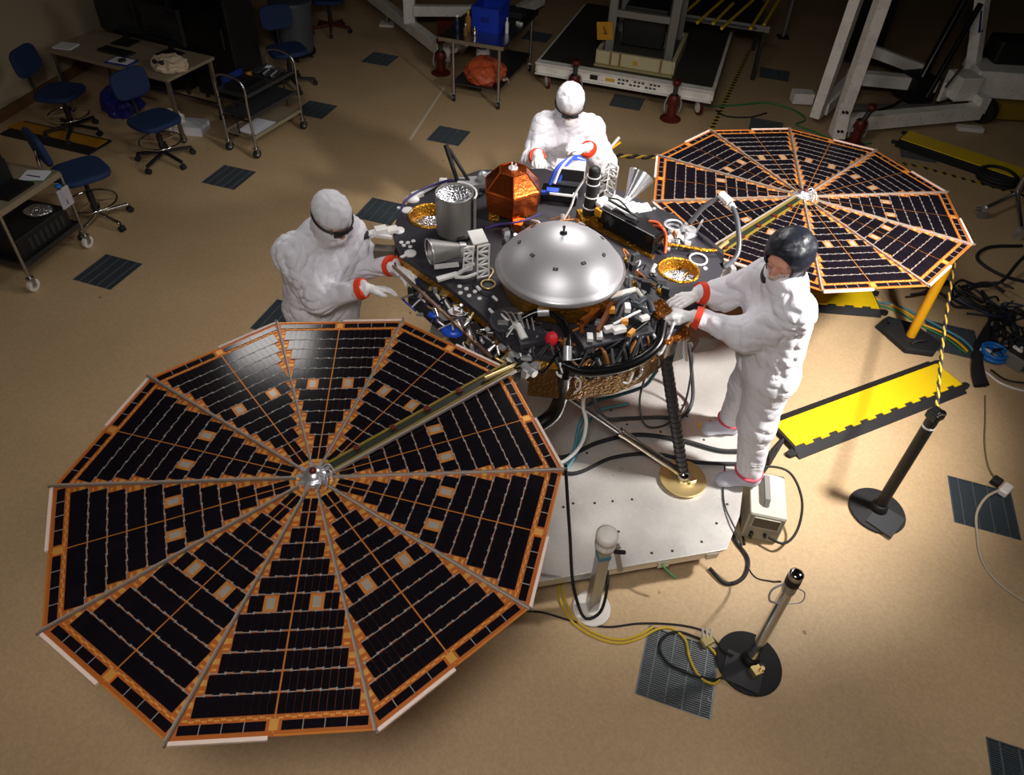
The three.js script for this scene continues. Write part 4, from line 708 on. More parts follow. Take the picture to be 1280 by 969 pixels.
// head: skull, jaw, brow, nose, lips, ears; +z is the face
const ell = (x, y, z, cx, cy, cz, a, b, c) => { const u = (x - cx) / a, v = (y - cy) / b, w = (z - cz) / c, l = Math.hypot(u, v, w), m = Math.hypot(u / a, v / b, w / c); return l < 1e-6 ? -Math.min(a, b, c) : l * (l - 1) / m; };
const smin = (a, b, k) => -smax(-a, -b, k);
function headField(x, y, z) {
  let d = ell(x, y, z, 0, 0.03, -0.012, 0.077, 0.09, 0.096);
  d = smin(d, ell(x, y, z, 0, -0.045, 0.025, 0.056, 0.065, 0.062), 0.04);
  d = smin(d, ell(x, y, z, 0, -0.085, 0.058, 0.026, 0.02, 0.022), 0.03);
  d = smin(d, ell(x, y, z, 0, 0.022, 0.078, 0.05, 0.012, 0.014), 0.02);
  d = smin(d, ell(x, y, z, 0, -0.02, 0.098, 0.012, 0.028, 0.016), 0.012);
  d = smin(d, ell(x, y, z, 0, -0.034, 0.104, 0.016, 0.010, 0.012), 0.01);
  for (const s of [-1, 1]) { d = smax(d, -ell(x, y, z, s * 0.031, 0.004, 0.097, 0.017, 0.011, 0.014), 0.012); d = smin(d, ell(x, y, z, s * 0.031, 0.004, 0.080, 0.013, 0.012, 0.012), 0.004); d = smin(d, ell(x, y, z, s * 0.079, -0.005, -0.01, 0.008, 0.03, 0.018), 0.008); }
  d = smin(d, ell(x, y, z, 0, -0.062, 0.083, 0.024, 0.006, 0.012), 0.008);
  d = smin(d, ell(x, y, z, 0, -0.13, -0.02, 0.052, 0.08, 0.052), 0.03);
  return d;
}
const CAPTOP = (x, y, z) => ell(x, y, z, 0, 0.045, -0.02, 0.098, 0.098, 0.118) + 0.006 * nz(x * 34, y * 13, z * 34) + 0.002 * nz(x * 60, y * 30, z * 60);
function person(o) {
  const t = thing('person', o.label, 'person', o.base, 'crew in white cleanroom suits');
  const j = o.j, mid = (a, b, k = 0.5) => a.map((v, i) => v + (b[i] - v) * k), off = (a, b) => a.map((v, i) => v + b[i]);
  const sh = mid(j.sL, j.sR), hp = mid(j.hL, j.hR), neck = off(sh, [0.0, 0.05, 0]).map((v, i) => v + (j.head[i] - v) * 0.15), w = mid(sh, hp, 0.62), ch = mid(sh, hp, 0.28), ly = [0, 0, 0];
  const side = V(...j.sL).sub(V(...j.sR)).normalize(), sd = k => [side.x * k, side.y * k, side.z * k];
  const B = o.bulk || 1;
  const caps = [
    cap(off(j.sL, sd(-0.03)), off(j.sR, sd(0.03)), 0.092 * B, 0.092 * B), cap(off(off(j.sL, sd(-0.055)), [0, -0.12, 0]), off(j.hL, sd(0.01)), 0.105 * B, 0.125 * B), cap(off(off(j.sR, sd(0.055)), [0, -0.12, 0]), off(j.hR, sd(-0.01)), 0.105 * B, 0.125 * B), cap(off(ch, sd(0.075)), off(ch, sd(-0.075)), 0.135 * B, 0.135 * B), cap(off(w, sd(0.06)), off(w, sd(-0.06)), 0.138 * B, 0.138 * B), cap(off(hp, sd(0.06)), off(hp, sd(-0.06)), 0.142 * B, 0.142 * B),
    cap(ch, w, 0.14 * B), cap(w, hp, 0.14 * B), cap(sh, neck, 0.10, 0.09), cap(neck, off(j.head, [0, -0.1, 0]), 0.095, 0.085), cap(neck, off(j.sL, sd(-0.02)), 0.088, 0.092), cap(neck, off(j.sR, sd(0.02)), 0.088, 0.092),
    cap(j.sL, j.eL, 0.092 * B, 0.092), cap(j.sR, j.eR, 0.092 * B, 0.092), cap(j.eL, j.wL, 0.088, 0.056), cap(j.eR, j.wR, 0.088, 0.056),
    cap(j.hL, j.kL, 0.128 * B, 0.108), cap(j.hR, j.kR, 0.128 * B, 0.108), cap(j.kL, off(j.aL, [0, 0.03, 0]), 0.106, 0.082), cap(j.kR, off(j.aR, [0, 0.03, 0]), 0.106, 0.082)];
  const base = capField(caps, 0.055), fold = folds([j.eL, j.eR, j.kL, j.kR, hp, w, j.sL, j.sR, j.wL, j.wR], o.crease || 0.019, o.base[1] + 0.85);
  const f = (x, y, z) => { const d = base(x, y, z); return Math.abs(d) > 0.05 ? d : d + fold(x, y, z) + 0.004; };
  const [lo, hi] = bounds(caps, 0.03);
  part(t, 'coverall', netMesh(f, lo, hi, 0.0085), mats.suit, 'creased white coverall');
  // front closure flap and waist seam
  const H = frame(j.head, o.look, o.up || [0, 1, 0]).scale(V(1.1, 1.12, 1.1));
  const hd = netMesh(headField, [-0.1, -0.2, -0.13], [0.1, 0.14, 0.13], 0.0052); hd.applyMatrix4(H); part(t, 'head', hd, mats.skin, 'face partly covered');
  if (o.hood === 'black') {
    const hf = (x, y, z) => { let d = ell(x, y, z, 0, 0.02, -0.02, 0.108, 0.128, 0.128); d = smin(d, ell(x, y, z, 0, -0.12, 0.0, 0.10, 0.07, 0.105), 0.05); d += 0.008 * nz(x * 13, y * 24, z * 13) + 0.004 * Math.abs(nz(x * 30, y * 16, z * 30)) + 0.0015 * nz(x * 60, y * 40, z * 60); d = smax(d, -ell(x, y, z, 0, -0.005, 0.135, 0.082, 0.085, 0.125), 0.012); return d; };
    const g = netMesh(hf, [-0.14, -0.22, -0.18], [0.14, 0.18, 0.16], 0.006); g.applyMatrix4(H); part(t, 'hood', g, mats.hoodBlack, 'black hood');
    const mf = (x, y, z) => smax(smax(headField(x, y, z) - 0.006, -(headField(x, y, z) - 0.0015), 0.001), y + 0.022, 0.004);
    const mk = netMesh((x, y, z) => smax(mf(x, y, z), -(z - 0.03), 0.004), [-0.09, -0.12, 0], [0.09, 0.02, 0.14], 0.0045); mk.applyMatrix4(H);
    part(t, 'clear_mask', mk, new THREE.MeshPhysicalMaterial({ color: 0xf2dcd8, roughness: 0.3, transmission: 0.45, thickness: 0 }));
  } else {
    const cf = (x, y, z) => smax(CAPTOP(x, y, z), -(y - 0.020 + 0.16 * (z + 0.02) * -0.35), 0.01);
    const g = netMesh(cf, [-0.12, -0.06, -0.16], [0.12, 0.17, 0.13], 0.0055); g.applyMatrix4(H); part(t, 'cap', g, mats.cap, 'gathered white cap');
    const vf = (x, y, z) => { let d = ell(x, y, z, 0, -0.055, -0.005, 0.094, 0.105, 0.108); d = smin(d, ell(x, y, z, 0, -0.15, -0.01, 0.10, 0.06, 0.10), 0.05); d += 0.006 * nz(x * 30, y * 10, z * 30); d = smax(d, -ell(x, y, z, 0, -0.012, 0.14, 0.066, 0.050, 0.10), 0.012); return smax(d, y - 0.035, 0.012); };
    const v = netMesh(vf, [-0.13, -0.23, -0.14], [0.13, 0.06, 0.14], 0.006); v.applyMatrix4(H); part(t, 'face_veil', v, mats.cap, 'white face veil');
    if (o.mask) { const mk = sph(1, 0, 0, 0); mk.scale(0.042, 0.035, 0.03); mk.translate(0, -0.055, 0.105); mk.applyMatrix4(H); part(t, 'dust_mask', mk, mats.whitePart); }
    // goggles: strap right round the cap, dark bridge and lenses
    const st = []; for (let i = 0; i < 40; i++) { const a = i / 40 * TAU; st.push(V(0.101 * Math.sin(a), 0.016 + 0.012 * Math.cos(a), -0.004 + 0.112 * Math.cos(a))); }
    const sg = clean(new THREE.TubeGeometry(new THREE.CatmullRomCurve3(st, true), 60, 0.006, 6, true)); sg.scale(1, 1, 1); sg.applyMatrix4(H); part(t, 'goggle_strap', sg, mats.strap, 'black goggle strap');
    const ln = [box(0.05, 0.026, 0.012, -0.034, 0.008, 0.105, -0.3, 0, 0, 0.005), box(0.05, 0.026, 0.012, 0.034, 0.008, 0.105, 0.3, 0, 0, 0.005), box(0.03, 0.010, 0.012, 0, 0.014, 0.112)]; ln.forEach(x => x.applyMatrix4(H)); part(t, 'goggles', ln, mats.strap);
  }
  for (const [s, wr, tip, curl, up] of [[1, j.wL, j.tL, o.curl[0], o.palmUp[0]], [-1, j.wR, j.tR, o.curl[1], o.palmUp[1]]]) {
    const d = V(...tip).sub(V(...wr)).normalize(), o0 = V(...wr).addScaledVector(d, 0.045);
    part(t, 'glove', gloveGeometry(frame(o0.toArray(), d.toArray(), up), s, curl), mats.glove, 'white glove');
    const e = s > 0 ? j.eL : j.eR, ax = V(...wr).sub(V(...e)).normalize(), c0 = V(...wr).addScaledVector(ax, -0.012), c1 = V(...wr).addScaledVector(ax, 0.022);
    part(t, 'wrist_band', [rod(c0, c1, 0.067, 0.060, 20)], mats.band, 'orange-red wrist band');
    part(t, 'glove_cuff', rod(V(...wr).addScaledVector(ax, 0.02), o0.clone(), 0.041, 0.030, 18), mats.glove);
  }
  for (const [a, toe] of [[j.aL, j.oL], [j.aR, j.oR]]) {
    const fl = o.base[1], d = V(toe[0] - a[0], 0, toe[2] - a[2]).normalize(), A = [a[0] - d.x * 0.03, fl + 0.055, a[2] - d.z * 0.03];
    const c = [cap(A, [toe[0] - d.x * 0.05, fl + 0.045, toe[2] - d.z * 0.05], 0.055, 0.046), cap([a[0], a[1], a[2]], A, 0.066, 0.055)];
    const bf = capField(c, 0.03), [l2, h2] = bounds(c, 0.02);
    const sh2 = netMesh((x, y, z) => smax(bf(x, y, z) + 0.004 * nz(x * 30, y * 30, z * 30), -(y - fl - 0.002), 0.006), l2, h2, 0.008);
    const shoe = part(t, 'shoe_cover', sh2, mats.shoe, 'pale shoe cover');
    part(shoe, 'red_tie', rod([toe[0] - d.x * 0.09 + d.z * 0.035, fl + 0.07, toe[2] - d.z * 0.09 - d.x * 0.035], [toe[0] - d.x * 0.07 - d.z * 0.04, fl + 0.075, toe[2] - d.z * 0.07 + d.x * 0.04], 0.009), mats.redTape);
    part(shoe, 'red_tie', [(() => { const g = clean(new THREE.TorusGeometry(0.080, 0.009, 8, 24)); g.rotateX(Math.PI / 2); g.translate(a[0], a[1] + 0.02, a[2]); return g; })()], mats.redTape);
  }
  return t;
}
person({
  label: 'person in white coverall and black hood standing on the platform with both hands forward', base: [1.43, PLAT, -3.05], hood: 'black', crease: 0.0135, look: [-0.70, -0.22, 0.68], bulk: 1.05,
  j: { head: [1.36, 1.885, -3.04], sL: [1.43, 1.66, -2.88], sR: [1.36, 1.67, -3.18], eL: [1.235, 1.445, -2.94], eR: [1.175, 1.45, -3.27], wL: [0.995, 1.475, -3.025], wR: [1.045, 1.48, -3.235], tL: [0.84, 1.46, -3.075], tR: [0.83, 1.45, -3.13],
    hL: [1.44, 1.18, -2.93], hR: [1.45, 1.18, -3.11], kL: [1.45, 0.80, -2.895], kR: [1.46, 0.80, -3.20], aL: [1.50, 0.38, -2.87], aR: [1.47, 0.38, -3.29], oL: [1.30, 0.31, -2.845], oR: [1.28, 0.31, -3.25] },
  curl: [1.0, 0.45], palmUp: [[0.1, 1, 0.1], [0.1, 1, 0.2]],
});
person({
  label: 'person in white coverall bowing over the back edge of the deck', base: [0.37, 0, -5.36], look: [0.02, -0.50, 0.87], up: [0, 0.8, 0.6], mask: true, bulk: 1.08,
  j: { head: [0.35, 1.63, -5.27], sL: [0.545, 1.40, -5.36], sR: [0.165, 1.41, -5.34], eL: [0.665, 1.17, -5.22], eR: [0.08, 1.17, -5.17], wL: [0.50, 1.40, -5.02], wR: [0.12, 1.38, -4.90], tL: [0.33, 1.47, -4.93], tR: [0.15, 1.42, -4.72],
    hL: [0.46, 0.95, -5.42], hR: [0.28, 0.95, -5.42], kL: [0.46, 0.52, -5.36], kR: [0.27, 0.52, -5.36], aL: [0.47, 0.11, -5.42], aR: [0.26, 0.11, -5.42], oL: [0.50, 0.04, -5.22], oR: [0.24, 0.04, -5.22] },
  curl: [0.8, 0.7], palmUp: [[0.1, 1, 0.2], [0, 1, 0.3]],
});
person({
  label: 'person in white coverall and cap standing on the floor, reaching to the deck edge', base: [-1.22, 0, -3.58], look: [0.64, -0.48, 0.60], up: [0, 1, 0], bulk: 1.14,
  j: { head: [-1.06, 1.665, -3.52], sL: [-1.03, 1.43, -3.72], sR: [-1.33, 1.425, -3.49], eL: [-0.93, 1.22, -3.70], eR: [-1.165, 1.175, -3.385], wL: [-0.745, 1.33, -3.54], wR: [-0.895, 1.30, -3.345], tL: [-0.66, 1.33, -3.47], tR: [-0.70, 1.30, -3.36],
    hL: [-1.15, 0.97, -3.66], hR: [-1.30, 0.97, -3.54], kL: [-1.12, 0.52, -3.60], kR: [-1.27, 0.52, -3.48], aL: [-1.15, 0.11, -3.64], aR: [-1.33, 0.11, -3.52], oL: [-1.0, 0.04, -3.52], oR: [-1.18, 0.04, -3.38] },
  curl: [0.7, 0.45], palmUp: [[0.2, 1, 0.2], [0.1, 0.9, -0.5]],
});
// ---------------------------------------------------------------- things on the open floor
function twistedRope(name, label, a, b, sag, r = 0.0095) {
  a = V(...a); b = V(...b);
  const base = V(a.x, Math.min(a.y, b.y) - sag, a.z), t = thing(name, label, 'rope', base.toArray());
  const N = 60, pts = []; for (let i = 0; i <= N; i++) { const s = i / N, p = a.clone().lerp(b, s); p.y -= sag * 4 * s * (1 - s); pts.push(p); }
  const L = a.distanceTo(b), side = b.clone().sub(a).normalize().cross(V(0, 1, 0)).normalize();
  for (const [ph, m, nm] of [[0, M(0xa98829, 0.65), 'yellow_strand'], [Math.PI, mats.rubber, 'black_strand']])
    part(t, nm, tube(pts.map((p, i) => { const s = i / N * L / 0.14 * TAU + ph; return p.clone().addScaledVector(side, r * 0.55 * Math.cos(s)).add(V(0, r * 0.55 * Math.sin(s), 0)); }), r * 0.75, 6, 4), m);
  return t;
}
function stanchion(x, z, h, label, postMat, r, plateAngle) {
  const t = thing('stanchion', label, 'stanchion', [x, 0, z]);
  const b = part(t, 'base', lathe([[0, 0], [0.172, 0], [0.178, 0.012], [0.172, 0.022], [0.06, 0.03], [0.05, 0.045], [0, 0.045]], x, 0, z, 40), mats.charcoal === postMat ? mats.rubber : mats.rubber);
  part(b, 'base_plate', box(0.20, 0.014, 0.17, x + 0.06 * Math.sin(plateAngle), 0.028, z + 0.09 * Math.cos(plateAngle), plateAngle + 0.5), mats.charcoal);
  part(t, 'post', [rod([x, 0.03, z], [x, h, z], r, r, 20)], postMat);
  part(t, 'foot_collar', lathe([[r + 0.001, 0], [r + 0.022, 0], [r + 0.016, 0.05], [r + 0.001, 0.06]], x, 0.03, z, 20), mats.black);
  return t;
}
{
  const t = stanchion(2.44, -2.905, 0.95, 'black stanchion post with round rubber base, holding the twisted rope', mats.black, 0.034, 0.3);
  part(t, 'top_clip', [box(0.085, 0.055, 0.075, 2.44, 0.945, -2.905, 0.5, 0, 0, 0.01)], mats.blackGloss);
  part(t, 'screw', [rod([2.46, 0.972, -2.89], [2.46, 0.985, -2.89], 0.018, 0.018, 12)], mats.chrome);
  part(t, 'tape_mark', lathe([[0.0345, 0], [0.0352, 0.0], [0.0352, 0.014], [0.0345, 0.014]], 2.44, 0.84, -2.905, 20), mats.whitePart);
}
{
  const t = stanchion(1.38, -1.865, 0.90, 'chrome stanchion post on a black round base beside the steel grating', mats.chrome, 0.029, -0.9);
  part(t, 'upper_sleeve', lathe([[0.031, 0], [0.034, 0.005], [0.034, 0.13], [0.030, 0.135]], 1.38, 0.78, -1.865, 24), mats.steel);
  part(t, 'cap', [lathe([[0.0, 0.012], [0.02, 0.012], [0.026, 0.005], [0.034, 0.0], [0.034, -0.02]], 1.38, 0.925, -1.865, 24)], mats.chrome);
  part(t, 'dark_band', lathe([[0.0345, 0], [0.0353, 0], [0.0353, 0.05], [0.0345, 0.05]], 1.38, 0.845, -1.865, 24), mats.black);
  part(t, 'wire_ring', tube([[1.35, 0.83, -1.87], [1.30, 0.78, -1.86], [1.31, 0.70, -1.85], [1.36, 0.68, -1.85]], 0.005), mats.wire);
  part(t, 'wire_ring', tube([[1.41, 0.80, -1.87], [1.46, 0.77, -1.86], [1.46, 0.70, -1.85], [1.40, 0.68, -1.85]], 0.003), mats.wire);
  part(t, 'base_clamp', [box(0.05, 0.04, 0.05, 1.395, 0.06, -1.80, 0.4), rod([1.42, 0.06, -1.80], [1.42, 0.10, -1.80], 0.012)], mats.goldSmooth);
}
{ // yellow post on a hexagonal rubber foot
  const x = 3.30, z = -4.63, t = thing('safety_post', 'yellow tube post on a black hexagonal rubber base under the array edge', 'safety post', [x, 0, z]);
  const hex = [[3.07, -4.76], [3.20, -4.88], [3.39, -4.80], [3.53, -4.56], [3.42, -4.43], [3.20, -4.46]];
  const b = part(t, 'rubber_base', prism(hex, 0, 0.055, [circle(3.165, -4.775, 0.028, 14)], 0.014), mats.rubber, 'black hexagonal rubber base');
  part(b, 'grip', tube([[3.26, 0.055, -4.52], [3.30, 0.075, -4.535], [3.37, 0.075, -4.55], [3.41, 0.055, -4.57]], 0.014), mats.rubber);
  part(t, 'post', [rod([x, 0.04, z], [x, 0.95, z], 0.037, 0.037, 20), sph(0.037, x, 0.95, z, 1, 0.5, 1)], mats.postYellow);
}
twistedRope('barrier_rope', 'yellow and black twisted rope from the black stanchion to the yellow post', [2.455, 0.955, -2.935], [3.29, 0.92, -4.59], 0.05);
{
  const t = thing('barrier_post', 'slim black barrier post half hidden behind the deck and the bowed crew member', 'stanchion', [0.74, 0, -5.75]);
  part(t, 'base', lathe([[0, 0], [0.16, 0], [0.16, 0.02], [0.03, 0.035], [0, 0.035]], 0.74, 0, -5.75, 28), mats.rubber);
  part(t, 'post', rod([0.74, 0.03, -5.75], [0.74, 1.0, -5.75], 0.028), mats.black);
  part(t, 'top_sticks', [bar([0.72, 0.99, -5.75], [0.84, 1.1, -5.75], 0.02, 0.014)], mats.postYellow);
  part(t, 'top_sticks', [bar([0.72, 1.0, -5.72], [0.83, 1.13, -5.78], 0.018, 0.014)], mats.whitePart);
  const u = thing('barrier_post', 'slim black barrier post hidden under the far solar array', 'stanchion', [1.95, 0, -5.9]);
  part(u, 'base', lathe([[0, 0], [0.16, 0], [0.16, 0.02], [0.03, 0.035], [0, 0.035]], 1.95, 0, -5.9, 28), mats.rubber);
  part(u, 'post', rod([1.95, 0.03, -5.9], [1.95, 1.0, -5.9], 0.028), mats.black);
  twistedRope('barrier_rope', 'yellow and black twisted rope strung behind the horn and the deck', [0.75, 0.97, -5.755], [1.94, 0.97, -5.9], 0.03, 0.017);
}
// cable ramps: yellow lid between two black treaded slopes
function cableRamp(name, label, cx, cz, L, ry, W = 0.38, H = 0.055, tabs = true) {
  const t = local(name, label, 'cable ramp'); put(t, cx, 0, cz, ry);
  const lid = W * 0.30;
  const wedge = s => { const g = prism([[-L / 2, 0], [L / 2, 0], [L / 2, 1], [-L / 2, 1]], 0, 1); const p = g.attributes.position; for (let i = 0; i < p.count; i++) { const o = p.getZ(i), y = p.getY(i); p.setXYZ(i, p.getX(i), y * (0.006 + (H - 0.012) * (1 - o)), s * (lid + o * (W / 2 - lid))); } if (s < 0) { const a = p.array; for (let i = 0; i < a.length; i += 9) for (let k = 0; k < 3; k++) { const v = a[i + 3 + k]; a[i + 3 + k] = a[i + 6 + k]; a[i + 6 + k] = v; } } g.computeVertexNormals(); return g; };
  part(t, 'slope', wedge(1), mats.ramp, 'black treaded slope'); part(t, 'slope', wedge(-1), mats.ramp, 'black treaded slope');
  part(t, 'body', box(L, H - 0.008, lid * 2, 0, (H - 0.008) / 2, 0), mats.rubber);
  const outline = []; const n = Math.round(L / 0.145);
  outline.push([-L / 2 + 0.015, -lid]); outline.push([L / 2 - 0.015, -lid]);
  if (tabs) for (let i = n; i >= 1; i--) { const x1 = -L / 2 + 0.015 + (L - 0.03) * i / n, x0 = -L / 2 + 0.015 + (L - 0.03) * (i - 1) / n, xm = (x0 + x1) / 2; outline.push([x1, lid + 0.018], [xm, lid + 0.018], [xm, lid - 0.004], [x0, lid - 0.004]); }
  else outline.push([L / 2 - 0.015, lid], [-L / 2 + 0.015, lid]);
  part(t, 'lid', prism(outline, H - 0.008, H + 0.003, [], 0.002), mats.yellow, 'yellow lid');
  for (const s of [-1, 1]) for (const o of [-1, 1]) part(t, 'coupling_lug', [box(0.05, 0.03, 0.05, s * (L / 2 + 0.018), 0.018, o * (lid + 0.02)), rod([s * (L / 2 + 0.045), 0.0, o * (lid + 0.02)], [s * (L / 2 + 0.045), 0.032, o * (lid + 0.02)], 0.024, 0.024, 12)], mats.rubber);
  return t;
}
cableRamp('cable_ramp', 'yellow lidded black cable ramp beside the platform, in front of the hexagonal base', 2.70, -3.84, 1.66, Math.atan2(0.442, 0.897));
cableRamp('cable_ramp', 'yellow lidded black cable ramp running under the far solar array', 2.50, -5.13, 1.36, -0.05);
cableRamp('cable_ramp', 'long dark yellow lidded cable ramp in front of the white crane', 5.62, -7.52, 2.6, -Math.atan2(0.644, 0.765), 0.5, 0.07, false);
{ // particle counter with handle, display and cable
  const t = local('particle_counter', 'pale portable instrument with display and carrying handle beside the platform', 'instrument'); put(t, 1.635, 0, -2.80, -0.19);
  part(t, 'case', [box(0.22, 0.26, 0.33, 0, 0.14, 0, 0, 0, 0, 0.012)], mats.instrument);
  part(t, 'front_panel', box(0.20, 0.235, 0.008, 0, 0.14, 0.166), mats.instrumentFront);
  part(t, 'display', box(0.15, 0.085, 0.006, 0, 0.195, 0.171), mats.screen, 'dark blue display');
  part(t, 'display_bezel', [box(0.165, 0.006, 0.010, 0, 0.241, 0.171), box(0.165, 0.006, 0.010, 0, 0.149, 0.171), box(0.006, 0.098, 0.010, 0.08, 0.195, 0.171), box(0.006, 0.098, 0.010, -0.08, 0.195, 0.171)], mats.instrument);
  part(t, 'handle', [bar([-0.015, 0.275, 0.10], [-0.015, 0.315, 0.08], 0.028, 0.02), bar([-0.015, 0.315, 0.085], [-0.015, 0.315, -0.10], 0.032, 0.016), bar([-0.015, 0.275, -0.115], [-0.015, 0.315, -0.095], 0.028, 0.02)], mats.greyPaint);
  for (const [x, y] of [[-0.06, 0.085], [0.02, 0.085], [-0.06, 0.055]]) part(t, 'port', rod([x, y, 0.168], [x, y, 0.19], 0.012, 0.012, 12), mats.black);
  for (const [x, z] of [[-0.08, 0.13], [0.08, 0.13], [-0.08, -0.13], [0.08, -0.13]]) part(t, 'rubber_foot', rod([x, 0, z], [x, 0.012, z], 0.014, 0.014, 10), mats.rubber);
}
// ---------------------------------------------------------------- cables
const cord = (name, label, pts, r, m, per = 8) => single(name, tube(pts.map(p => p.length === 2 ? [p[0], r, p[1]] : p), r, 8, per), m, label, 'cable');
cord('instrument_cable', 'black lead looping out of the front of the portable instrument', [[1.64, 0.09, -2.61], [1.72, 0.09, -2.57], [1.82, 0.10, -2.65], [1.86, 0.22, -2.80], [1.78, 0.33, -2.93], [1.62, 0.345, -2.95], [1.50, 0.33, -2.90], [1.49, 0.14, -2.85], [1.515, 0.012, -2.72], [1.51, 0.012, -2.60]], 0.008, mats.rubber);
cord('power_cable', 'thick black cable curling from the platform foot past the instrument', [[1.26, 0.02, -2.42], [1.34, -2.33], [1.45, -2.37], [1.51, -2.50], [1.46, -2.62], [1.44, -2.72]].map(p => p.length === 2 ? p : p), 0.012, mats.rubber);
cord('tether_line', 'thin grey line from the platform to the chrome stanchion', [[1.40, PLAT + 0.01, -3.0], [1.34, PLAT + 0.01, -2.7], [1.38, PLAT + 0.012, -2.47], [1.42, 0.2, -2.40], [1.45, 0.16, -2.33], [1.37, 0.62, -2.0], [1.345, 0.80, -1.895]], 0.005, mats.charcoal);
cord('floor_cable', 'thin black cable from under the unfolded array to the chrome stanchion base', [[-0.2, -2.0], [0.19, -2.10], [0.44, -2.05], [0.62, -2.03], [0.81, -2.06], [1.05, -2.06], [1.17, -2.03], [1.22, -1.98], [1.24, 0.03, -1.92], [1.29, 0.052, -1.88]], 0.006, mats.rubber);
cord('hanging_cable', 'black cable hanging from the array to the outrigger foot', [[0.30, 1.06, -2.32], [0.36, 0.6, -2.24], [0.42, 0.2, -2.12], [0.50, 0.028, -2.06], [0.57, 0.06, -2.08], [0.60, 0.25, -2.16], [0.60, 0.27, -2.22]], 0.009, mats.rubber);
cord('yellow_cable', 'yellow cable snaking over the steel floor grating', [[0.34, -2.30], [0.36, -2.16], [0.42, -2.05], [0.55, -1.965], [0.68, -1.94], [0.80, -1.975], [0.90, -2.03], [0.98, -2.04], [1.05, -1.98], [1.06, -1.88], [1.10, -1.78], [1.17, -1.745], [1.225, -1.80], [1.22, -1.88], [1.17, -1.96]], 0.0075, mats.tapeYellow);
cord('yellow_cable', 'second yellow cable doubled beside the first one near the outrigger foot', [[0.36, -2.32], [0.385, -2.17], [0.445, -2.06], [0.57, -1.98], [0.68, -1.96], [0.79, -1.99], [0.88, -2.045]], 0.0075, mats.tapeYellow);
cord('dark_loop_cable', 'black cable lying in a loop across the steel floor grating', [[1.15, -1.98], [1.02, -2.02], [0.95, -2.0], [0.90, -1.93], [0.93, -1.85], [1.0, -1.81], [1.08, -1.78], [1.20, -1.77], [1.26, -1.82]], 0.008, mats.rubber);
{
  const t = thing('cable_splitter', 'clear yellowish plug block where the yellow cable ends beside the chrome stanchion', 'plug', [1.17, 0, -1.97]);
  part(t, 'block', box(0.07, 0.035, 0.05, 1.17, 0.02, -1.97, 0.5, 0, 0, 0.008), M(0xb5a46a, 0.35));
  for (let i = 0; i < 3; i++) part(t, 'pin', rod([1.15 + i * 0.02, 0.03, -1.985], [1.14 + i * 0.025, 0.07, -2.02], 0.006), mats.pvc);
}
// bundles lying on the platform
cord('platform_cable', 'thick black cable across the platform behind the gold footpad', [[0.18, 0.30, -3.02], [0.35, 0.298, -2.98], [0.6, 0.298, -3.12], [0.85, 0.298, -3.20], [1.15, 0.298, -3.17], [1.4, 0.298, -3.10], [1.62, 0.298, -3.12], [1.72, 0.24, -3.16], [1.80, 0.05, -3.22], [1.87, 0.02, -3.36], [1.97, 0.025, -3.47]], 0.014, mats.rubber);
cord('platform_cable', 'second thick black cable across the platform nearer the gold footpad', [[0.2, 0.298, -2.92], [0.42, 0.296, -2.86], [0.68, 0.296, -3.0], [0.95, 0.296, -3.05], [1.2, 0.296, -3.0], [1.45, 0.296, -3.0], [1.60, 0.27, -3.03], [1.70, 0.05, -3.10], [1.78, 0.015, -3.2], [1.95, 0.02, -3.44]], 0.012, mats.rubber);
cord('hanging_hose', 'grey black hose drooping under the deck onto the platform', [[0.47, 0.98, -2.95], [0.52, 0.75, -3.05], [0.62, 0.5, -3.15], [0.78, 0.34, -3.30], [1.0, 0.30, -3.36], [1.18, 0.30, -3.38], [1.26, 0.32, -3.5], [1.24, 0.5, -3.62], [1.15, 0.8, -3.6], [1.0, 1.1, -3.45]], 0.013, mats.charcoal);
cord('hanging_hose', 'white hose drooping in a loop between the deck and the platform', [[0.43, 0.99, -2.95], [0.44, 0.8, -2.98], [0.48, 0.6, -3.0], [0.46, 0.42, -2.98], [0.36, 0.32, -2.93], [0.22, 0.30, -2.9]], 0.012, mats.whitePart);
cord('teal_cable', 'teal cable curving from the platform up to the lander underside', [[0.16, 0.295, -2.94], [0.30, 0.295, -2.90], [0.42, 0.32, -3.0], [0.47, 0.36, -3.2], [0.55, 0.42, -3.35], [0.72, 0.45, -3.40], [0.88, 0.55, -3.40], [0.93, 0.75, -3.35]], 0.012, mats.teal);
cord('teal_cable', 'second teal cable running close beside the white hose on the platform', [[0.18, 0.295, -2.86], [0.33, 0.295, -2.85], [0.44, 0.32, -2.98], [0.50, 0.35, -3.18], [0.60, 0.40, -3.30], [0.80, 0.42, -3.36]], 0.010, mats.teal);
cord('thin_loop_cable', 'thin grey cable looping near the ribbed leg', [[0.86, 0.9, -3.3], [0.84, 0.55, -3.25], [0.92, 0.34, -3.24], [1.06, 0.30, -3.30], [1.18, 0.34, -3.42], [1.2, 0.6, -3.5], [1.1, 1.0, -3.35], [0.98, 1.15, -3.15]], 0.007, mats.darkSteel);
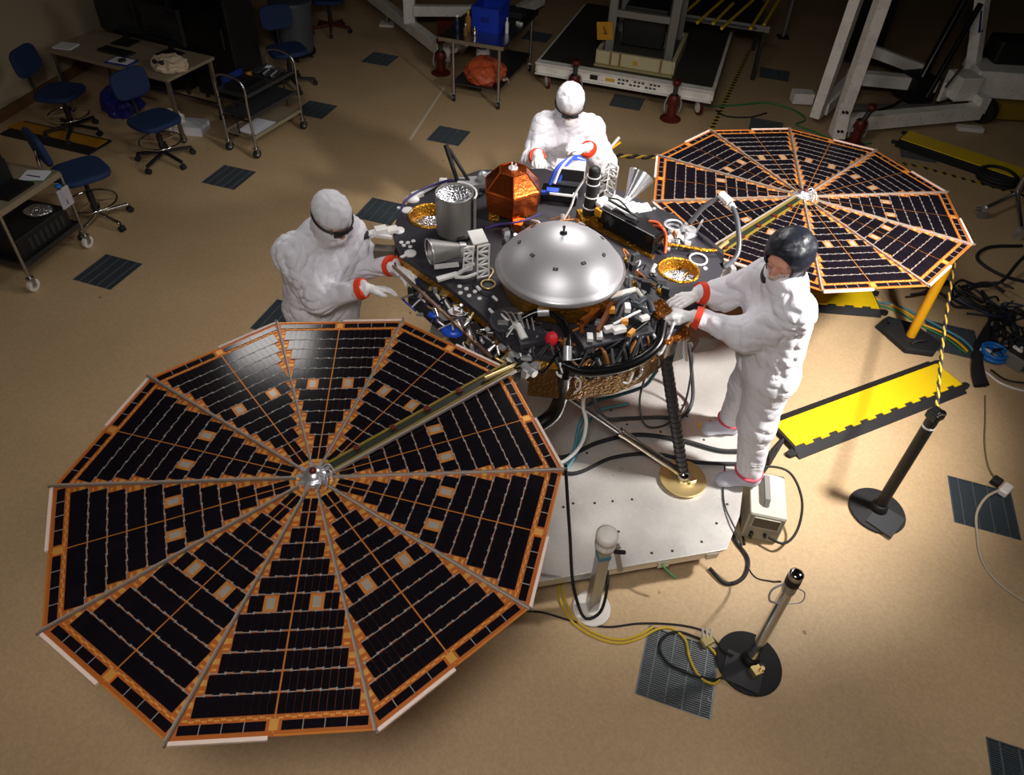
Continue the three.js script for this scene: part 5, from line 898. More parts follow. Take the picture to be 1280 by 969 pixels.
// coloured leads from the far ramp past the yellow post
cord('yellow_lead', 'yellow lead running from the far cable ramp past the hexagonal base', [[3.17, -5.18], [3.32, -5.08], [3.43, -4.97], [3.47, -4.86], [3.60, -4.76], [3.70, -4.64], [3.74, -4.52]], 0.010, mats.postYellow);
cord('green_lead', 'green lead lying beside the yellow one behind the hexagonal base', [[3.17, -5.09], [3.34, -4.99], [3.48, -4.82], [3.62, -4.68], [3.72, -4.5]], 0.009, mats.green);
cord('teal_lead', 'blue teal lead between the green lead and the black cable heap', [[3.18, -5.13], [3.38, -5.06], [3.52, -4.93], [3.64, -4.80], [3.76, -4.66], [3.8, -4.5]], 0.012, mats.teal);
cord('orange_lead', 'thin orange lead curving over the floor beyond the rope', [[3.3, -5.34], [3.55, -5.44], [3.75, -5.47], [4.0, -5.70], [4.2, -5.82]], 0.005, M(0xb9884a, 0.6));
{ // heap of black and blue cables: each lead is a thing
  const cm = [mats.rubber, mats.rubber, mats.rubber, M(0x1c2533, 0.5), mats.rubber, M(0x243a55, 0.5), mats.rubber, mats.charcoal];
  const lab = ['black', 'black', 'black', 'dark blue', 'black', 'blue grey', 'black', 'dark grey'];
  const path = [[3.55, -5.25], [3.85, -5.25], [4.05, -5.05], [4.25, -4.95], [4.10, -4.70], [3.95, -4.55], [4.1, -4.35], [4.2, -4.1], [4.3, -3.8]];
  for (let i = 0; i < 34; i++) {
    const n = 5 + Math.floor(rnd() * 3), s = Math.floor(rnd() * (path.length - 3)), pts = [], loop = i % 4 === 0;
    const ox = rr(-0.1, 0.45), oz = rr(-0.35, 0.25);
    if (loop) { const cx = path[s][0] + ox, cz = path[s][1] + oz, R = rr(0.10, 0.28), a0 = rr(0, 6); for (let k = 0; k < 9; k++) { const a = a0 + k * 0.62; pts.push([cx + R * Math.cos(a) * rr(0.8, 1.1), 0.012 + rr(0, 0.10), cz + R * 0.8 * Math.sin(a)]); } }
    else for (let k = 0; k < n; k++) { const q = path[Math.min(path.length - 1, s + Math.round(k * 0.7))]; pts.push([q[0] + ox * 0.7 + rr(-0.12, 0.12), 0.010 + rr(0, 0.085), q[1] + oz * 0.5 + rr(-0.12, 0.12)]); }
    const r = rr(0.007, 0.012);
    single('heaped_cable', tube(pts, r, 6, 5), cm[i % 8], `${lab[i % 8]} cable in the tangled heap beyond the hexagonal base`, 'cable', `${lab[i % 8]} cables in the tangled heap`);
  }
  for (let i = 0; i < 5; i++) single('heaped_cable', tube([[3.62 + i * 0.02, 0.02 + i * 0.006, -4.1], [3.66 + i * 0.02, 0.03, -4.25], [3.74 + i * 0.015, 0.04, -4.42], [3.86 + i * 0.02, 0.04, -4.62], [4.05, 0.05 + i * 0.01, -4.85], [4.3, 0.05, -5.1 + i * 0.05]], 0.013, 6, 5), mats.rubber, 'thick black cable entering the far end of the near ramp', 'cable', 'thick black cables entering the near ramp');
  cord('arched_cable', 'black cable arching in a wide loop near the caster stand', [[4.98, -6.12], [4.6, -6.05], [4.42, -5.85], [4.52, -5.62], [4.8, -5.50], [5.1, -5.5]], 0.016, mats.rubber);
  cord('arched_cable', 'black cable rising from the heap toward the caster stand', [[3.9, 0.02, -5.2], [4.15, 0.05, -5.35], [4.4, 0.06, -5.42], [4.7, 0.12, -5.7], [4.95, 0.2, -5.9]], 0.015, mats.rubber);
  cord('white_lead', 'thin white lead with a loose end by the blue coil', [[3.70, -4.33], [3.78, -4.28], [3.84, -4.17], [3.96, -4.10], [4.1, -4.08]], 0.008, mats.whitePart);
  const c = thing('cable_coil', 'coil of bright blue cable beside the near cable ramp', 'cable coil', [3.91, 0, -4.47]);
  for (let i = 0; i < 4; i++) part(c, 'turn', torus(0.085 + (i % 2) * 0.008, 0.014, 3.91 + rr(-0.008, 0.008), 0.016 + i * 0.02, -4.47 + rr(-0.008, 0.008), Math.PI / 2 + rr(-0.06, 0.06), rr(-0.05, 0.05)), M(0x1a6ab8, 0.45));
  part(c, 'tie', [bar([3.82, 0.05, -4.50], [3.87, 0.06, -4.44], 0.03, 0.05)], mats.whitePart);
  const b = thing('junction_box', 'dark grey junction box next to the blue cable coil', 'box', [4.10, 0, -4.42]);
  part(b, 'body', box(0.22, 0.12, 0.16, 4.10, 0.06, -4.42, 0.6, 0, 0, 0.01), mats.greyPaint); part(b, 'lid', box(0.2, 0.012, 0.14, 4.10, 0.125, -4.42, 0.6), mats.charcoal);
  part(b, 'connector', [rod([4.03, 0.14, -4.46], [4.06, 0.14, -4.40], 0.014), rod([4.06, 0.14, -4.40], [4.09, 0.14, -4.45], 0.012)], mats.whitePart);
}
{ // wheeled stand that reaches in from the side
  const t = thing('caster_stand', 'silver tube stand with a locking caster, dark cable coils beside it', 'equipment stand', [5.1, 0, -6.7]);
  part(t, 'leg_tube', [rod([4.80, 0.13, -6.62], [5.75, 0.17, -7.25], 0.018)], mats.steel);
  part(t, 'leg_tube', [rod([4.98, 0.14, -6.25], [5.25, 0.17, -6.92], 0.018)], mats.steel);
  part(t, 'column', [rod([5.25, 0.15, -6.92], [5.25, 0.55, -6.92], 0.03)], mats.steel);
  const w = part(t, 'caster_wheel', [along(clean(new THREE.CylinderGeometry(0.055, 0.055, 0.03, 24)), [4.80, 0.055, -6.635], [4.80, 0.055, -6.605])], mats.greyPaint);
  part(w, 'caster_fork', [box(0.05, 0.04, 0.06, 4.80, 0.115, -6.62), bar([4.78, 0.12, -6.62], [4.68, 0.135, -6.60], 0.03, 0.012)], mats.silver);
  const w2 = part(t, 'caster_wheel', [along(clean(new THREE.CylinderGeometry(0.055, 0.055, 0.03, 24)), [4.98, 0.055, -6.26], [4.98, 0.055, -6.23])], mats.silver);
  part(w2, 'caster_fork', box(0.05, 0.05, 0.06, 4.98, 0.12, -6.245), mats.silver);
  const c = thing('cable_coil', 'dark hose coil lying behind the silver caster stand', 'cable coil', [5.35, 0, -7.45]);
  for (let i = 0; i < 4; i++) part(c, 'turn', torus(0.20 - (i % 2) * 0.03, 0.02, 5.35, 0.02 + i * 0.022, -7.45), mats.rubber);
}
{ // white extension cord
  cord('extension_cord', 'beige extension cord running off from the plug on the grey grating', [[3.315, 0.03, -3.10], [3.22, 0.02, -3.05], [3.10, -2.92], [3.03, -2.75], [2.98, -2.58], [3.0, -2.45], [3.08, -2.34], [3.25, -2.22]], 0.009, M(0xb0a48e, 0.55));
  cord('extension_cord', 'thin brown cord leading to the plug from the near cable ramp', [[3.66, -4.02], [3.56, -3.8], [3.42, -3.5], [3.36, -3.3], [3.36, 0.02, -3.17]], 0.006, M(0x6d5c48, 0.55));
  const t = thing('cord_plug', 'pale plug and black socket joined on the grey floor grating', 'plug', [3.37, 0, -3.13]);
  part(t, 'plug_body', box(0.11, 0.05, 0.06, 3.37, 0.03, -3.11, 0.7, 0, 0, 0.012), mats.pvc);
  part(t, 'socket', box(0.07, 0.045, 0.06, 3.345, 0.028, -3.18, 0.7, 0, 0, 0.01), mats.rubber);
}
// ---------------------------------------------------------------- tape on the floor
function hazard(label, pts, w = 0.045) {
  const t = thing('hazard_tape', label, 'floor tape', [pts[0][0], 0, pts[0][1]]), base = [], st = [];
  for (let i = 0; i + 1 < pts.length; i++) {
    const a = V(pts[i][0], 0.001, pts[i][1]), b = V(pts[i + 1][0], 0.001, pts[i + 1][1]); base.push(bar(a, b, w, 0.002));
    const L = a.distanceTo(b), n = Math.floor(L / 0.10), d = b.clone().sub(a).normalize(), s = V(-d.z, 0, d.x);
    for (let k = 0; k < n; k++) { const c = a.clone().addScaledVector(d, (k + 0.5) * 0.10), e = w * 0.5; c.y = 0.0022; st.push(bar(c.clone().addScaledVector(s, -e).addScaledVector(d, -0.02), c.clone().addScaledVector(s, e).addScaledVector(d, 0.02), 0.045, 0.001)); }
  }
  part(t, 'yellow_tape', base, mats.tapeYellow); part(t, 'black_stripes', st, mats.black).userData.kind = 'stuff';
}
hazard('black and yellow hazard tape running along the side of the white trolley', [[2.28, -8.30], [3.37, -11.13]]);
hazard('black and yellow hazard tape behind the far array, running to the long ramp', [[2.28, -8.28], [2.75, -8.22], [3.9, -7.88], [4.6, -7.68], [5.9, -6.9]]);
single('masking_tape', bar([-1.29, 0.001, -7.71], [-1.05, 0.001, -9.19], 0.03, 0.002), M(0xc9bfa8, 0.6), 'strip of pale tape stuck to the floor beside the steel bench', 'floor tape');
// ---------------------------------------------------------------- furniture and equipment around the lander
const GR = -0.29226;      // the floor grid's turn
function caster(parent, x, z, r = 0.05, m = mats.rubber, ry = 0, fork = mats.steel) {
  const d = V(Math.cos(ry), 0, -Math.sin(ry)).multiplyScalar(0.014);
  const w = part(parent, 'caster', along(clean(new THREE.CylinderGeometry(r, r, 0.028, 20)), V(x, r, z).sub(d), V(x, r, z).add(d)), m);
  part(w, 'caster_hub', along(clean(new THREE.CylinderGeometry(r * 0.45, r * 0.45, 0.036, 14)), V(x, r, z).sub(d.clone().multiplyScalar(1.3)), V(x, r, z).add(d.clone().multiplyScalar(1.3))), mats.wire);
  part(w, 'caster_fork', [box(0.05, 0.02, 0.05, x, r * 2 + 0.012, z), bar(V(x, r * 2, z).add(d.clone().multiplyScalar(1.7)), V(x, r, z).add(d.clone().multiplyScalar(1.7)), 0.006, 0.03), bar(V(x, r * 2, z).add(d.clone().multiplyScalar(-1.7)), V(x, r, z).add(d.clone().multiplyScalar(-1.7)), 0.006, 0.03)], fork);
  return w;
}
// lab chair: padded seat and back, gas stem, foot ring, five-star base
function labChair(label, baseMat, seatH, ring) {
  const t = local('lab_chair', label, 'chair', 'lab chairs at the benches');
  const shape = (w, d) => { const p = []; for (let i = 0; i < 28; i++) { const a = i / 28 * TAU, c = Math.cos(a), s = Math.sin(a); p.push([Math.sign(c) * Math.pow(Math.abs(c), 0.55) * w / 2, Math.sign(s) * Math.pow(Math.abs(s), 0.55) * d / 2]); } return p; };
  part(t, 'seat', prism(shape(0.46, 0.44), seatH - 0.06, seatH, [], 0.022), mats.blueSeat, 'blue seat');
  const b = prism(shape(0.40, 0.30), -0.025, 0.025, [], 0.02); b.rotateX(Math.PI / 2 - 0.12); b.translate(0, seatH + 0.30, -0.25); part(t, 'backrest', b, mats.blueSeat, 'blue backrest');
  part(t, 'back_bar', [tube([[0, seatH - 0.06, -0.1], [0, seatH - 0.05, -0.25], [0, seatH + 0.08, -0.29], [0, seatH + 0.28, -0.275]], 0.016)], baseMat);
  part(t, 'stem', [rod([0, 0.10, 0], [0, seatH - 0.06, 0], 0.024, 0.018, 14), rod([0, 0.12, 0], [0, seatH * 0.6, 0], 0.03, 0.03, 14), box(0.18, 0.03, 0.16, 0, seatH - 0.07, 0)], mats.black);
  if (ring) part(t, 'foot_ring', [torus(0.21, 0.011, 0, 0.24, 0), ...[0, 1, 2].map(i => bar([0.03 * Math.cos(i * 2.1), 0.24, 0.03 * Math.sin(i * 2.1)], [0.21 * Math.cos(i * 2.1), 0.24, 0.21 * Math.sin(i * 2.1)], 0.012))], baseMat === mats.darkRed ? mats.darkRed : mats.chrome);
  for (let i = 0; i < 5; i++) { const a = i / 5 * TAU + 0.3, x = 0.29 * Math.cos(a), z = 0.29 * Math.sin(a); const l = part(t, 'base_arm', [bar([0.02 * Math.cos(a), 0.115, 0.02 * Math.sin(a)], [x, 0.085, z], 0.035, 0.028, 0.008)], baseMat); part(t, 'caster', [along(clean(new THREE.CylinderGeometry(0.03, 0.03, 0.045, 16)), [x - 0.022 * Math.sin(a), 0.03, z + 0.022 * Math.cos(a)], [x + 0.022 * Math.sin(a), 0.03, z - 0.022 * Math.cos(a)]), rod([x, 0.03, z], [x, 0.085, z], 0.009)], mats.rubber); }
  return t;
}
put(labChair('blue lab chair with chrome base and foot ring beside the steel cart', mats.chrome, 0.58, true), -3.95, 0, -5.74, -0.5 + Math.PI * 0.92);
put(labChair('blue lab chair with black base in front of the bench, near the tool cart', mats.black, 0.50, true), -3.80, 0, -6.95, 1.0);
put(labChair('dark blue lab chair with black base against the wall at the bench end', mats.black, 0.52, true), -5.02, 0, -7.45, 1.5);
put(labChair('blue lab chair behind the tube-framed tool cart, by the wheeled bin', mats.black, 0.50, false), -2.98, 0, -9.0, 0.6);
put(labChair('chair on a dark red five-star base beyond the wheeled bin', mats.darkRed, 0.5, false), -2.92, 0, -11.0, 0.2);
// steel carts
function steelCart(label, w, d, h) {
  const t = local('steel_cart', label, 'cart');
  for (const [sx, sz] of [[-1, -1], [1, -1], [-1, 1], [1, 1]]) { part(t, 'post', rod([sx * w / 2, 0.13, sz * d / 2], [sx * w / 2, h, sz * d / 2], 0.014), mats.steel); caster(t, sx * w / 2, sz * d / 2, 0.055, mats.pvc); }
  for (const y of [0.26, h]) part(t, 'shelf', [box(w, 0.006, d, 0, y - 0.012, 0), bar([-w / 2, y - 0.012, d / 2], [w / 2, y - 0.012, d / 2], 0.012, 0.05), bar([-w / 2, y - 0.012, -d / 2], [w / 2, y - 0.012, -d / 2], 0.012, 0.05), bar([w / 2, y - 0.012, -d / 2], [w / 2, y - 0.012, d / 2], 0.012, 0.05), bar([-w / 2, y - 0.012, -d / 2], [-w / 2, y - 0.012, d / 2], 0.012, 0.05)], y > 0.5 ? mats.laminate : mats.darkSteel);
  return t;
}
{
  const ry = 0.23;      // cart stands with its long side to the lander
  const c = steelCart('steel cart with white wheels carrying a black monitor and a notepad', 0.60, 0.66, 0.76); put(c, -4.24, 0, -5.10, -ry);
  const L = (x, y, z) => { const v = V(x, y, z).applyAxisAngle(V(0, 1, 0), -ry).add(V(-4.24, 0, -5.10)); return v.toArray(); };
  const at = (g, x, y, z, r = 0) => { g.rotateY(-ry + r); const p = L(x, y, z); g.translate(...p); return g; };
  let t = thing('monitor', 'black monitor standing on the steel cart with white wheels', 'monitor', L(0.02, 0.76, 0.05));
  part(t, 'screen_case', at(box(0.04, 0.42, 0.56, 0, 0.36, 0), -0.05, 0.76, 0.12), mats.black); part(t, 'screen', at(box(0.004, 0.37, 0.51, 0.022, 0.36, 0), -0.05, 0.76, 0.12), mats.screen); part(t, 'stand', [at(box(0.2, 0.015, 0.24, 0, 0.008, 0), -0.05, 0.755, 0.12), at(box(0.03, 0.2, 0.06, 0, 0.1, 0), -0.08, 0.76, 0.12)], mats.black);
  t = thing('laptop', 'black laptop lying open in front of the cart monitor', 'laptop', L(0.17, 0.76, 0.05));
  part(t, 'keyboard_deck', at(box(0.20, 0.018, 0.28, 0, 0.01, 0), 0.14, 0.755, 0.02), mats.black); part(t, 'lid', at(box(0.016, 0.2, 0.28, 0, 0.1, 0), 0.03, 0.757, 0.02), mats.black);
  t = thing('notepad', 'white notepad with a green edge on the corner of the steel cart', 'notepad', L(0.15, 0.76, -0.24));
  part(t, 'paper', at(box(0.2, 0.006, 0.16, 0, 0.008, 0), 0.15, 0.755, -0.23, 0.3), mats.paper); part(t, 'cover', at(box(0.205, 0.006, 0.165, 0, 0.002, 0.004), 0.15, 0.755, -0.23, 0.3), mats.green); part(t, 'pen', at(rod([-0.06, 0.016, 0], [0.06, 0.016, 0.03], 0.005), 0.15, 0.755, -0.22, 0.3), mats.charcoal);
  t = thing('equipment_case', 'black vented equipment case on the lower shelf of the steel cart', 'case', L(0.05, 0.26, 0));
  part(t, 'body', at(box(0.46, 0.20, 0.56, 0, 0.10, 0, 0, 0, 0, 0.01), 0.04, 0.255, 0), mats.black); for (let i = 0; i < 7; i++) part(t, 'vent_slot', at(box(0.003, 0.11, 0.03, 0.232, 0.10, -0.2 + i * 0.06), 0.04, 0.255, 0), mats.charcoal);
  t = single('foil_bag', at(sph(1, 0, 0, 0), 0, 0, 0), mats.foilSilver, 'crumpled silver bag lying on the black case in the cart', 'bag'); t.geometry.scale(1, 1, 1);
  { const g = sph(0.1, 0, 0, 0, 1.2, 0.3, 0.9, 18); const p = g.attributes.position; for (let i = 0; i < p.count; i++) p.setY(i, p.getY(i) + 0.012 * nz(p.getX(i) * 30, 0, p.getZ(i) * 30)); g.computeVertexNormals(); const q = L(0.15, 0.485, -0.12); g.translate(...q); t.geometry.dispose(); t.geometry = metricUV(g); }
  t = thing('hanging_pouch', 'small clear pouch with blue clips hanging off the steel cart corner', 'pouch', L(0.3, 0.5, -0.33));
  part(t, 'pouch', at(box(0.02, 0.18, 0.13, 0, 0, 0, 0, 0, 0, 0.008), 0.325, 0.56, -0.27), mats.clearBag); part(t, 'clip', at(sph(0.03, 0, 0, 0, 1, 0.6, 1), 0.32, 0.68, -0.25), M(0x1a5fae, 0.4)); part(t, 'strap', [rod(L(0.32, 0.66, -0.25), L(0.325, 0.5, -0.27), 0.012)], M(0x14284a, 0.6));
  const c2 = steelCart('steel cart with white wheels standing just behind the monitor cart', 0.60, 0.60, 0.76); put(c2, -4.72, 0, -4.25, -ry);
}
{ // bench with clutter
  const a = Math.atan2(0.37, 0.93), B = local('lab_bench', 'tan topped lab bench on steel legs against the wall', 'table');
  put(B, -4.42, 0, -7.98, -a);
  part(B, 'top', box(1.75, 0.035, 0.72, 0, 0.735, 0, 0, 0, 0, 0.006), mats.laminate);
  for (const [x, z] of [[-0.83, -0.32], [0.83, -0.32], [-0.83, 0.32], [0.83, 0.32]]) { part(B, 'leg', bar([x, 0.10, z], [x, 0.72, z], 0.035), mats.steel); caster(B, x, z, 0.04); }
  part(B, 'lower_rail', bar([-0.83, 0.2, -0.3], [0.83, 0.2, -0.3], 0.03), mats.steel);
  const L = (x, y, z) => V(x, y, z).applyAxisAngle(V(0, 1, 0), -a).add(V(-4.42, 0, -7.98)).toArray();
  const at = (g, x, y, z, r = 0) => { g.rotateY(-a + r); g.translate(...L(x, y, z)); return g; };
  for (const [x, z, r, w, n] of [[-0.25, -0.2, 0.1, 0.52, 'black monitor on the lab bench next to the wall'], [0.42, -0.18, -0.1, 0.60, 'large black monitor on the lab bench beside the paper pile']]) {
    const t = thing('monitor', n, 'monitor', L(x, 0.755, z));
    part(t, 'screen_case', at(box(w, 0.40, 0.05, 0, 0.34, 0, 0, 0, 0, 0.008), x, 0.753, z, r), mats.black); part(t, 'screen', at(box(w - 0.05, 0.35, 0.004, 0, 0.34, 0.027), x, 0.753, z, r), mats.screen); part(t, 'stand', [at(box(0.24, 0.014, 0.2, 0, 0.008, 0), x, 0.753, z, r), at(box(0.06, 0.2, 0.03, 0, 0.1, -0.03), x, 0.753, z, r)], mats.black);
  }
  let t = thing('keyboard', 'dark keyboard on the lab bench in front of the monitor', 'keyboard', L(-0.15, 0.755, 0.08)); part(t, 'body', at(box(0.42, 0.02, 0.15, 0, 0.01, 0), -0.12, 0.753, 0.06), mats.charcoal); part(t, 'keys', Array.from({ length: 40 }, (_, i) => at(box(0.028, 0.008, 0.022, -0.19 + (i % 10) * 0.042, 0.024, -0.05 + Math.floor(i / 10) * 0.034), -0.12, 0.753, 0.06)), mats.black).userData.kind = 'stuff';
  single('paper_pad', at(box(0.22, 0.015, 0.17, 0, 0.008, 0), -0.72, 0.753, 0.2, 0.2), mats.paper, 'pale paper pad at the wall end of the lab bench', 'paper');
  t = thing('picture_tray', 'blue edged white tray lying on the lab bench', 'tray', L(0.13, 0.755, 0.23)); part(t, 'tray', at(box(0.30, 0.012, 0.19, 0, 0.006, 0), 0.13, 0.753, 0.23, 0.1), M(0x1b3a7c, 0.5)); part(t, 'sheet', at(box(0.24, 0.006, 0.14, 0, 0.014, 0), 0.13, 0.753, 0.23, 0.1), mats.paper); part(t, 'puck', at(lathe([[0.04, 0], [0.04, 0.02], [0, 0.022]], 0.02, 0.016, 0.01, 16), 0.13, 0.753, 0.23), mats.charcoal);
  const pile = (seedv, sx, sy, sz) => { const g = clean(new THREE.IcosahedronGeometry(1, 4)); const p = g.attributes.position; for (let i = 0; i < p.count; i++) { const x = p.getX(i), y = p.getY(i), z = p.getZ(i), n = 1 + 0.35 * nz(x * 2.5 + seedv, y * 2.5, z * 2.5) + 0.2 * nz(x * 6, y * 6 + seedv, z * 6); p.setXYZ(i, x * n * sx, Math.max(y, -0.5) * n * sy + 0.5 * sy, z * n * sz); } g.computeVertexNormals(); return g; };
  single('paper_pile', at(pile(2.2, 0.20, 0.09, 0.16), 0.70, 0.755, 0.12), M(0xcbb89c, 0.9), 'crumpled paper and plastic heaped on the bench end', 'paper');
  t = thing('headset', 'small black headset lying on the crumpled paper', 'headset', L(0.68, 0.84, 0.2)); part(t, 'band', torus(0.05, 0.008, ...L(0.68, 0.865, 0.22), 1.3, 0.4, 0), mats.black); part(t, 'pad', [sph(0.025, ...L(0.63, 0.86, 0.24))], mats.black); part(t, 'pad', [sph(0.025, ...L(0.73, 0.86, 0.24))], mats.black);
  single('waste_bag', at(pile(5.1, 0.22, 0.22, 0.2), -0.32, 0.0, 0.05), M(0x1a1a6a, 0.35), 'dark blue plastic bag on the floor under the lab bench', 'bag');
  single('paper_stack', at(box(0.3, 0.10, 0.24, 0, 0.05, 0), 0.72, 0, 0.05, 0.3), mats.paper, 'stack of white paper on the floor under the bench end', 'paper');
  single('foam_wrap', at(pile(8.3, 0.14, 0.16, 0.12), 0.52, 0.0, 0.12), mats.pvc, 'crumpled pale wrap on the floor under the bench', 'wrap');
  const y = thing('floor_ramp', 'dark yellow and black floor ramp under the wall end of the bench', 'cable ramp', [-5.25, 0, -7.7]);
  part(y, 'lid', bar([-5.75, 0.03, -7.55], [-4.6, 0.03, -7.2], 0.16, 0.012), M(0xb07a16, 0.6)); part(y, 'body', bar([-5.75, 0.012, -7.50], [-4.6, 0.012, -7.15], 0.34, 0.022), mats.rubber);
}
// tall black cabinets behind the bench and the tool cart
function rack(label, w, h, d, x, z, ry) {
  const t = local('equipment_rack', label, 'cabinet'); put(t, x, 0, z, ry);
  part(t, 'body', box(w, h - 0.08, d, 0, h / 2 + 0.04, 0, 0, 0, 0, 0.01), mats.black); part(t, 'door', box(w - 0.06, h - 0.2, 0.02, 0, h / 2 + 0.04, d / 2 + 0.01), mats.blackGloss); part(t, 'handle', bar([w / 2 - 0.08, h * 0.45, d / 2 + 0.035], [w / 2 - 0.08, h * 0.6, d / 2 + 0.035], 0.015), mats.charcoal);
  for (const [a, b] of [[-1, -1], [1, -1], [-1, 1], [1, 1]]) part(t, 'foot', rod([a * (w / 2 - 0.06), 0, b * (d / 2 - 0.06)], [a * (w / 2 - 0.06), 0.09, b * (d / 2 - 0.06)], 0.025), mats.black);
}
rack('tall black equipment rack behind the tool cart', 0.62, 1.55, 0.5, -3.62, -8.68, -0.3);
rack('tall black equipment rack behind the lab bench monitors', 0.75, 1.7, 0.5, -4.40, -8.92, -0.35);
rack('tall black equipment rack standing in the wall corner', 0.8, 1.75, 0.6, -4.9, -9.9, -0.3);
{ // tube-framed tool cart
  const t = local('tool_cart', 'tube framed three shelf tool cart with push handles', 'cart'), w = 0.38, l = 0.80; put(t, -2.88, 0, -7.56, GR - 0.12);
  for (const s of [-1, 1]) {
    part(t, 'end_frame', tube([[-w / 2, 0.12, s * l / 2], [-w / 2, 0.6, s * l / 2], [-w / 2, 0.80, s * l / 2], [-w / 2 + 0.06, 0.87, s * l / 2], [w / 2 - 0.06, 0.87, s * l / 2], [w / 2, 0.80, s * l / 2], [w / 2, 0.6, s * l / 2], [w / 2, 0.12, s * l / 2]], 0.013, 8, 6), mats.steel);
    part(t, 'end_rail', [bar([-w / 2, 0.62, s * l / 2], [w / 2, 0.62, s * l / 2], 0.018), bar([-w / 2, 0.42, s * l / 2], [w / 2, 0.42, s * l / 2], 0.018), bar([0, 0.25, s * l / 2], [0, 0.62, s * l / 2], 0.014)], mats.darkSteel);
    for (const q of [-1, 1]) caster(t, q * w / 2, s * l / 2, 0.05, mats.rubber);
  }
  for (const y of [0.22, 0.45, 0.68]) part(t, 'shelf', [box(w - 0.02, 0.012, l - 0.02, 0, y, 0), bar([-w / 2, y + 0.012, -l / 2], [-w / 2, y + 0.012, l / 2], 0.014, 0.035), bar([w / 2, y + 0.012, -l / 2], [w / 2, y + 0.012, l / 2], 0.014, 0.035)], y < 0.3 ? mats.laminate : mats.charcoal);
  const ry = GR - 0.12, L = (x, y, z) => V(x, y, z).applyAxisAngle(V(0, 1, 0), ry).add(V(-2.88, 0, -7.56)).toArray(), at = (g, x, y, z, r = 0) => { g.rotateY(ry + r); g.translate(...L(x, y, z)); return g; };
  single('document', at(box(0.26, 0.006, 0.34, 0, 0.003, 0), 0.03, 0.227, 0.16, 0.1), mats.paper, 'white documents on the lowest shelf of the tool cart', 'paper');
  let u = thing('parts_tray', 'shallow metal parts tray on top of the tool cart', 'tray', L(0.02, 0.69, -0.2)); part(u, 'tray', [at(box(0.3, 0.008, 0.26, 0, 0.004, 0), 0.02, 0.687, -0.22), at(box(0.3, 0.03, 0.008, 0, 0.015, 0.13), 0.02, 0.687, -0.22), at(box(0.3, 0.03, 0.008, 0, 0.015, -0.13), 0.02, 0.687, -0.22), at(box(0.008, 0.03, 0.26, 0.15, 0.015, 0), 0.02, 0.687, -0.22), at(box(0.008, 0.03, 0.26, -0.15, 0.015, 0), 0.02, 0.687, -0.22)], mats.steel);
  for (let i = 0; i < 4; i++) part(u, 'small_tool', at(rod([-0.08 + i * 0.05, 0.02, -0.06], [-0.05 + i * 0.05, 0.02, 0.07], 0.011), 0.02, 0.687, -0.22), i % 2 ? mats.charcoal : mats.wire);
  u = thing('tool_box', 'dark open tool box with a blue lid on top of the tool cart', 'tool box', L(-0.02, 0.69, 0.16)); part(u, 'box', at(box(0.28, 0.06, 0.30, 0, 0.03, 0), 0.0, 0.687, 0.18), mats.black); part(u, 'lid', at(box(0.02, 0.12, 0.3, 0, 0.06, 0), -0.16, 0.687, 0.18), M(0x1b2a6e, 0.5)); part(u, 'tin', at(lathe([[0, 0], [0.035, 0], [0.035, 0.08], [0, 0.08]], 0, 0.0, 0, 16), -0.1, 0.687, 0.0), M(0x8a5a20, 0.5));
}
{ // wheeled bin
  const x = -3.16, z = -9.98, t = thing('waste_bin', 'round dark grey waste bin with blue liner on a wheeled dolly', 'waste bin', [x, 0, z]);
  part(t, 'barrel', lathe([[0, 0.1], [0.23, 0.1], [0.27, 0.72], [0.285, 0.73], [0.285, 0.76], [0.262, 0.76], [0.225, 0.13]], x, 0, z, 32), M(0x4a5058, 0.55)); part(t, 'lid', lathe([[0.285, 0], [0.28, 0.03], [0.1, 0.06], [0, 0.065]], x, 0.76, z, 32), M(0x3b4046, 0.5));
  part(t, 'liner', prism([[x - 0.28, z + 0.05], [x - 0.16, z + 0.24], [x - 0.15, z + 0.225], [x - 0.27, z + 0.04]], 0.2, 0.72), M(0x16306e, 0.5)); part(t, 'dolly', lathe([[0, 0.07], [0.25, 0.07], [0.25, 0.1], [0, 0.1]], x, 0, z, 28), mats.black);
  for (let i = 0; i < 5; i++) caster(t, x + 0.2 * Math.cos(i * 1.257), z + 0.2 * Math.sin(i * 1.257), 0.03);
}
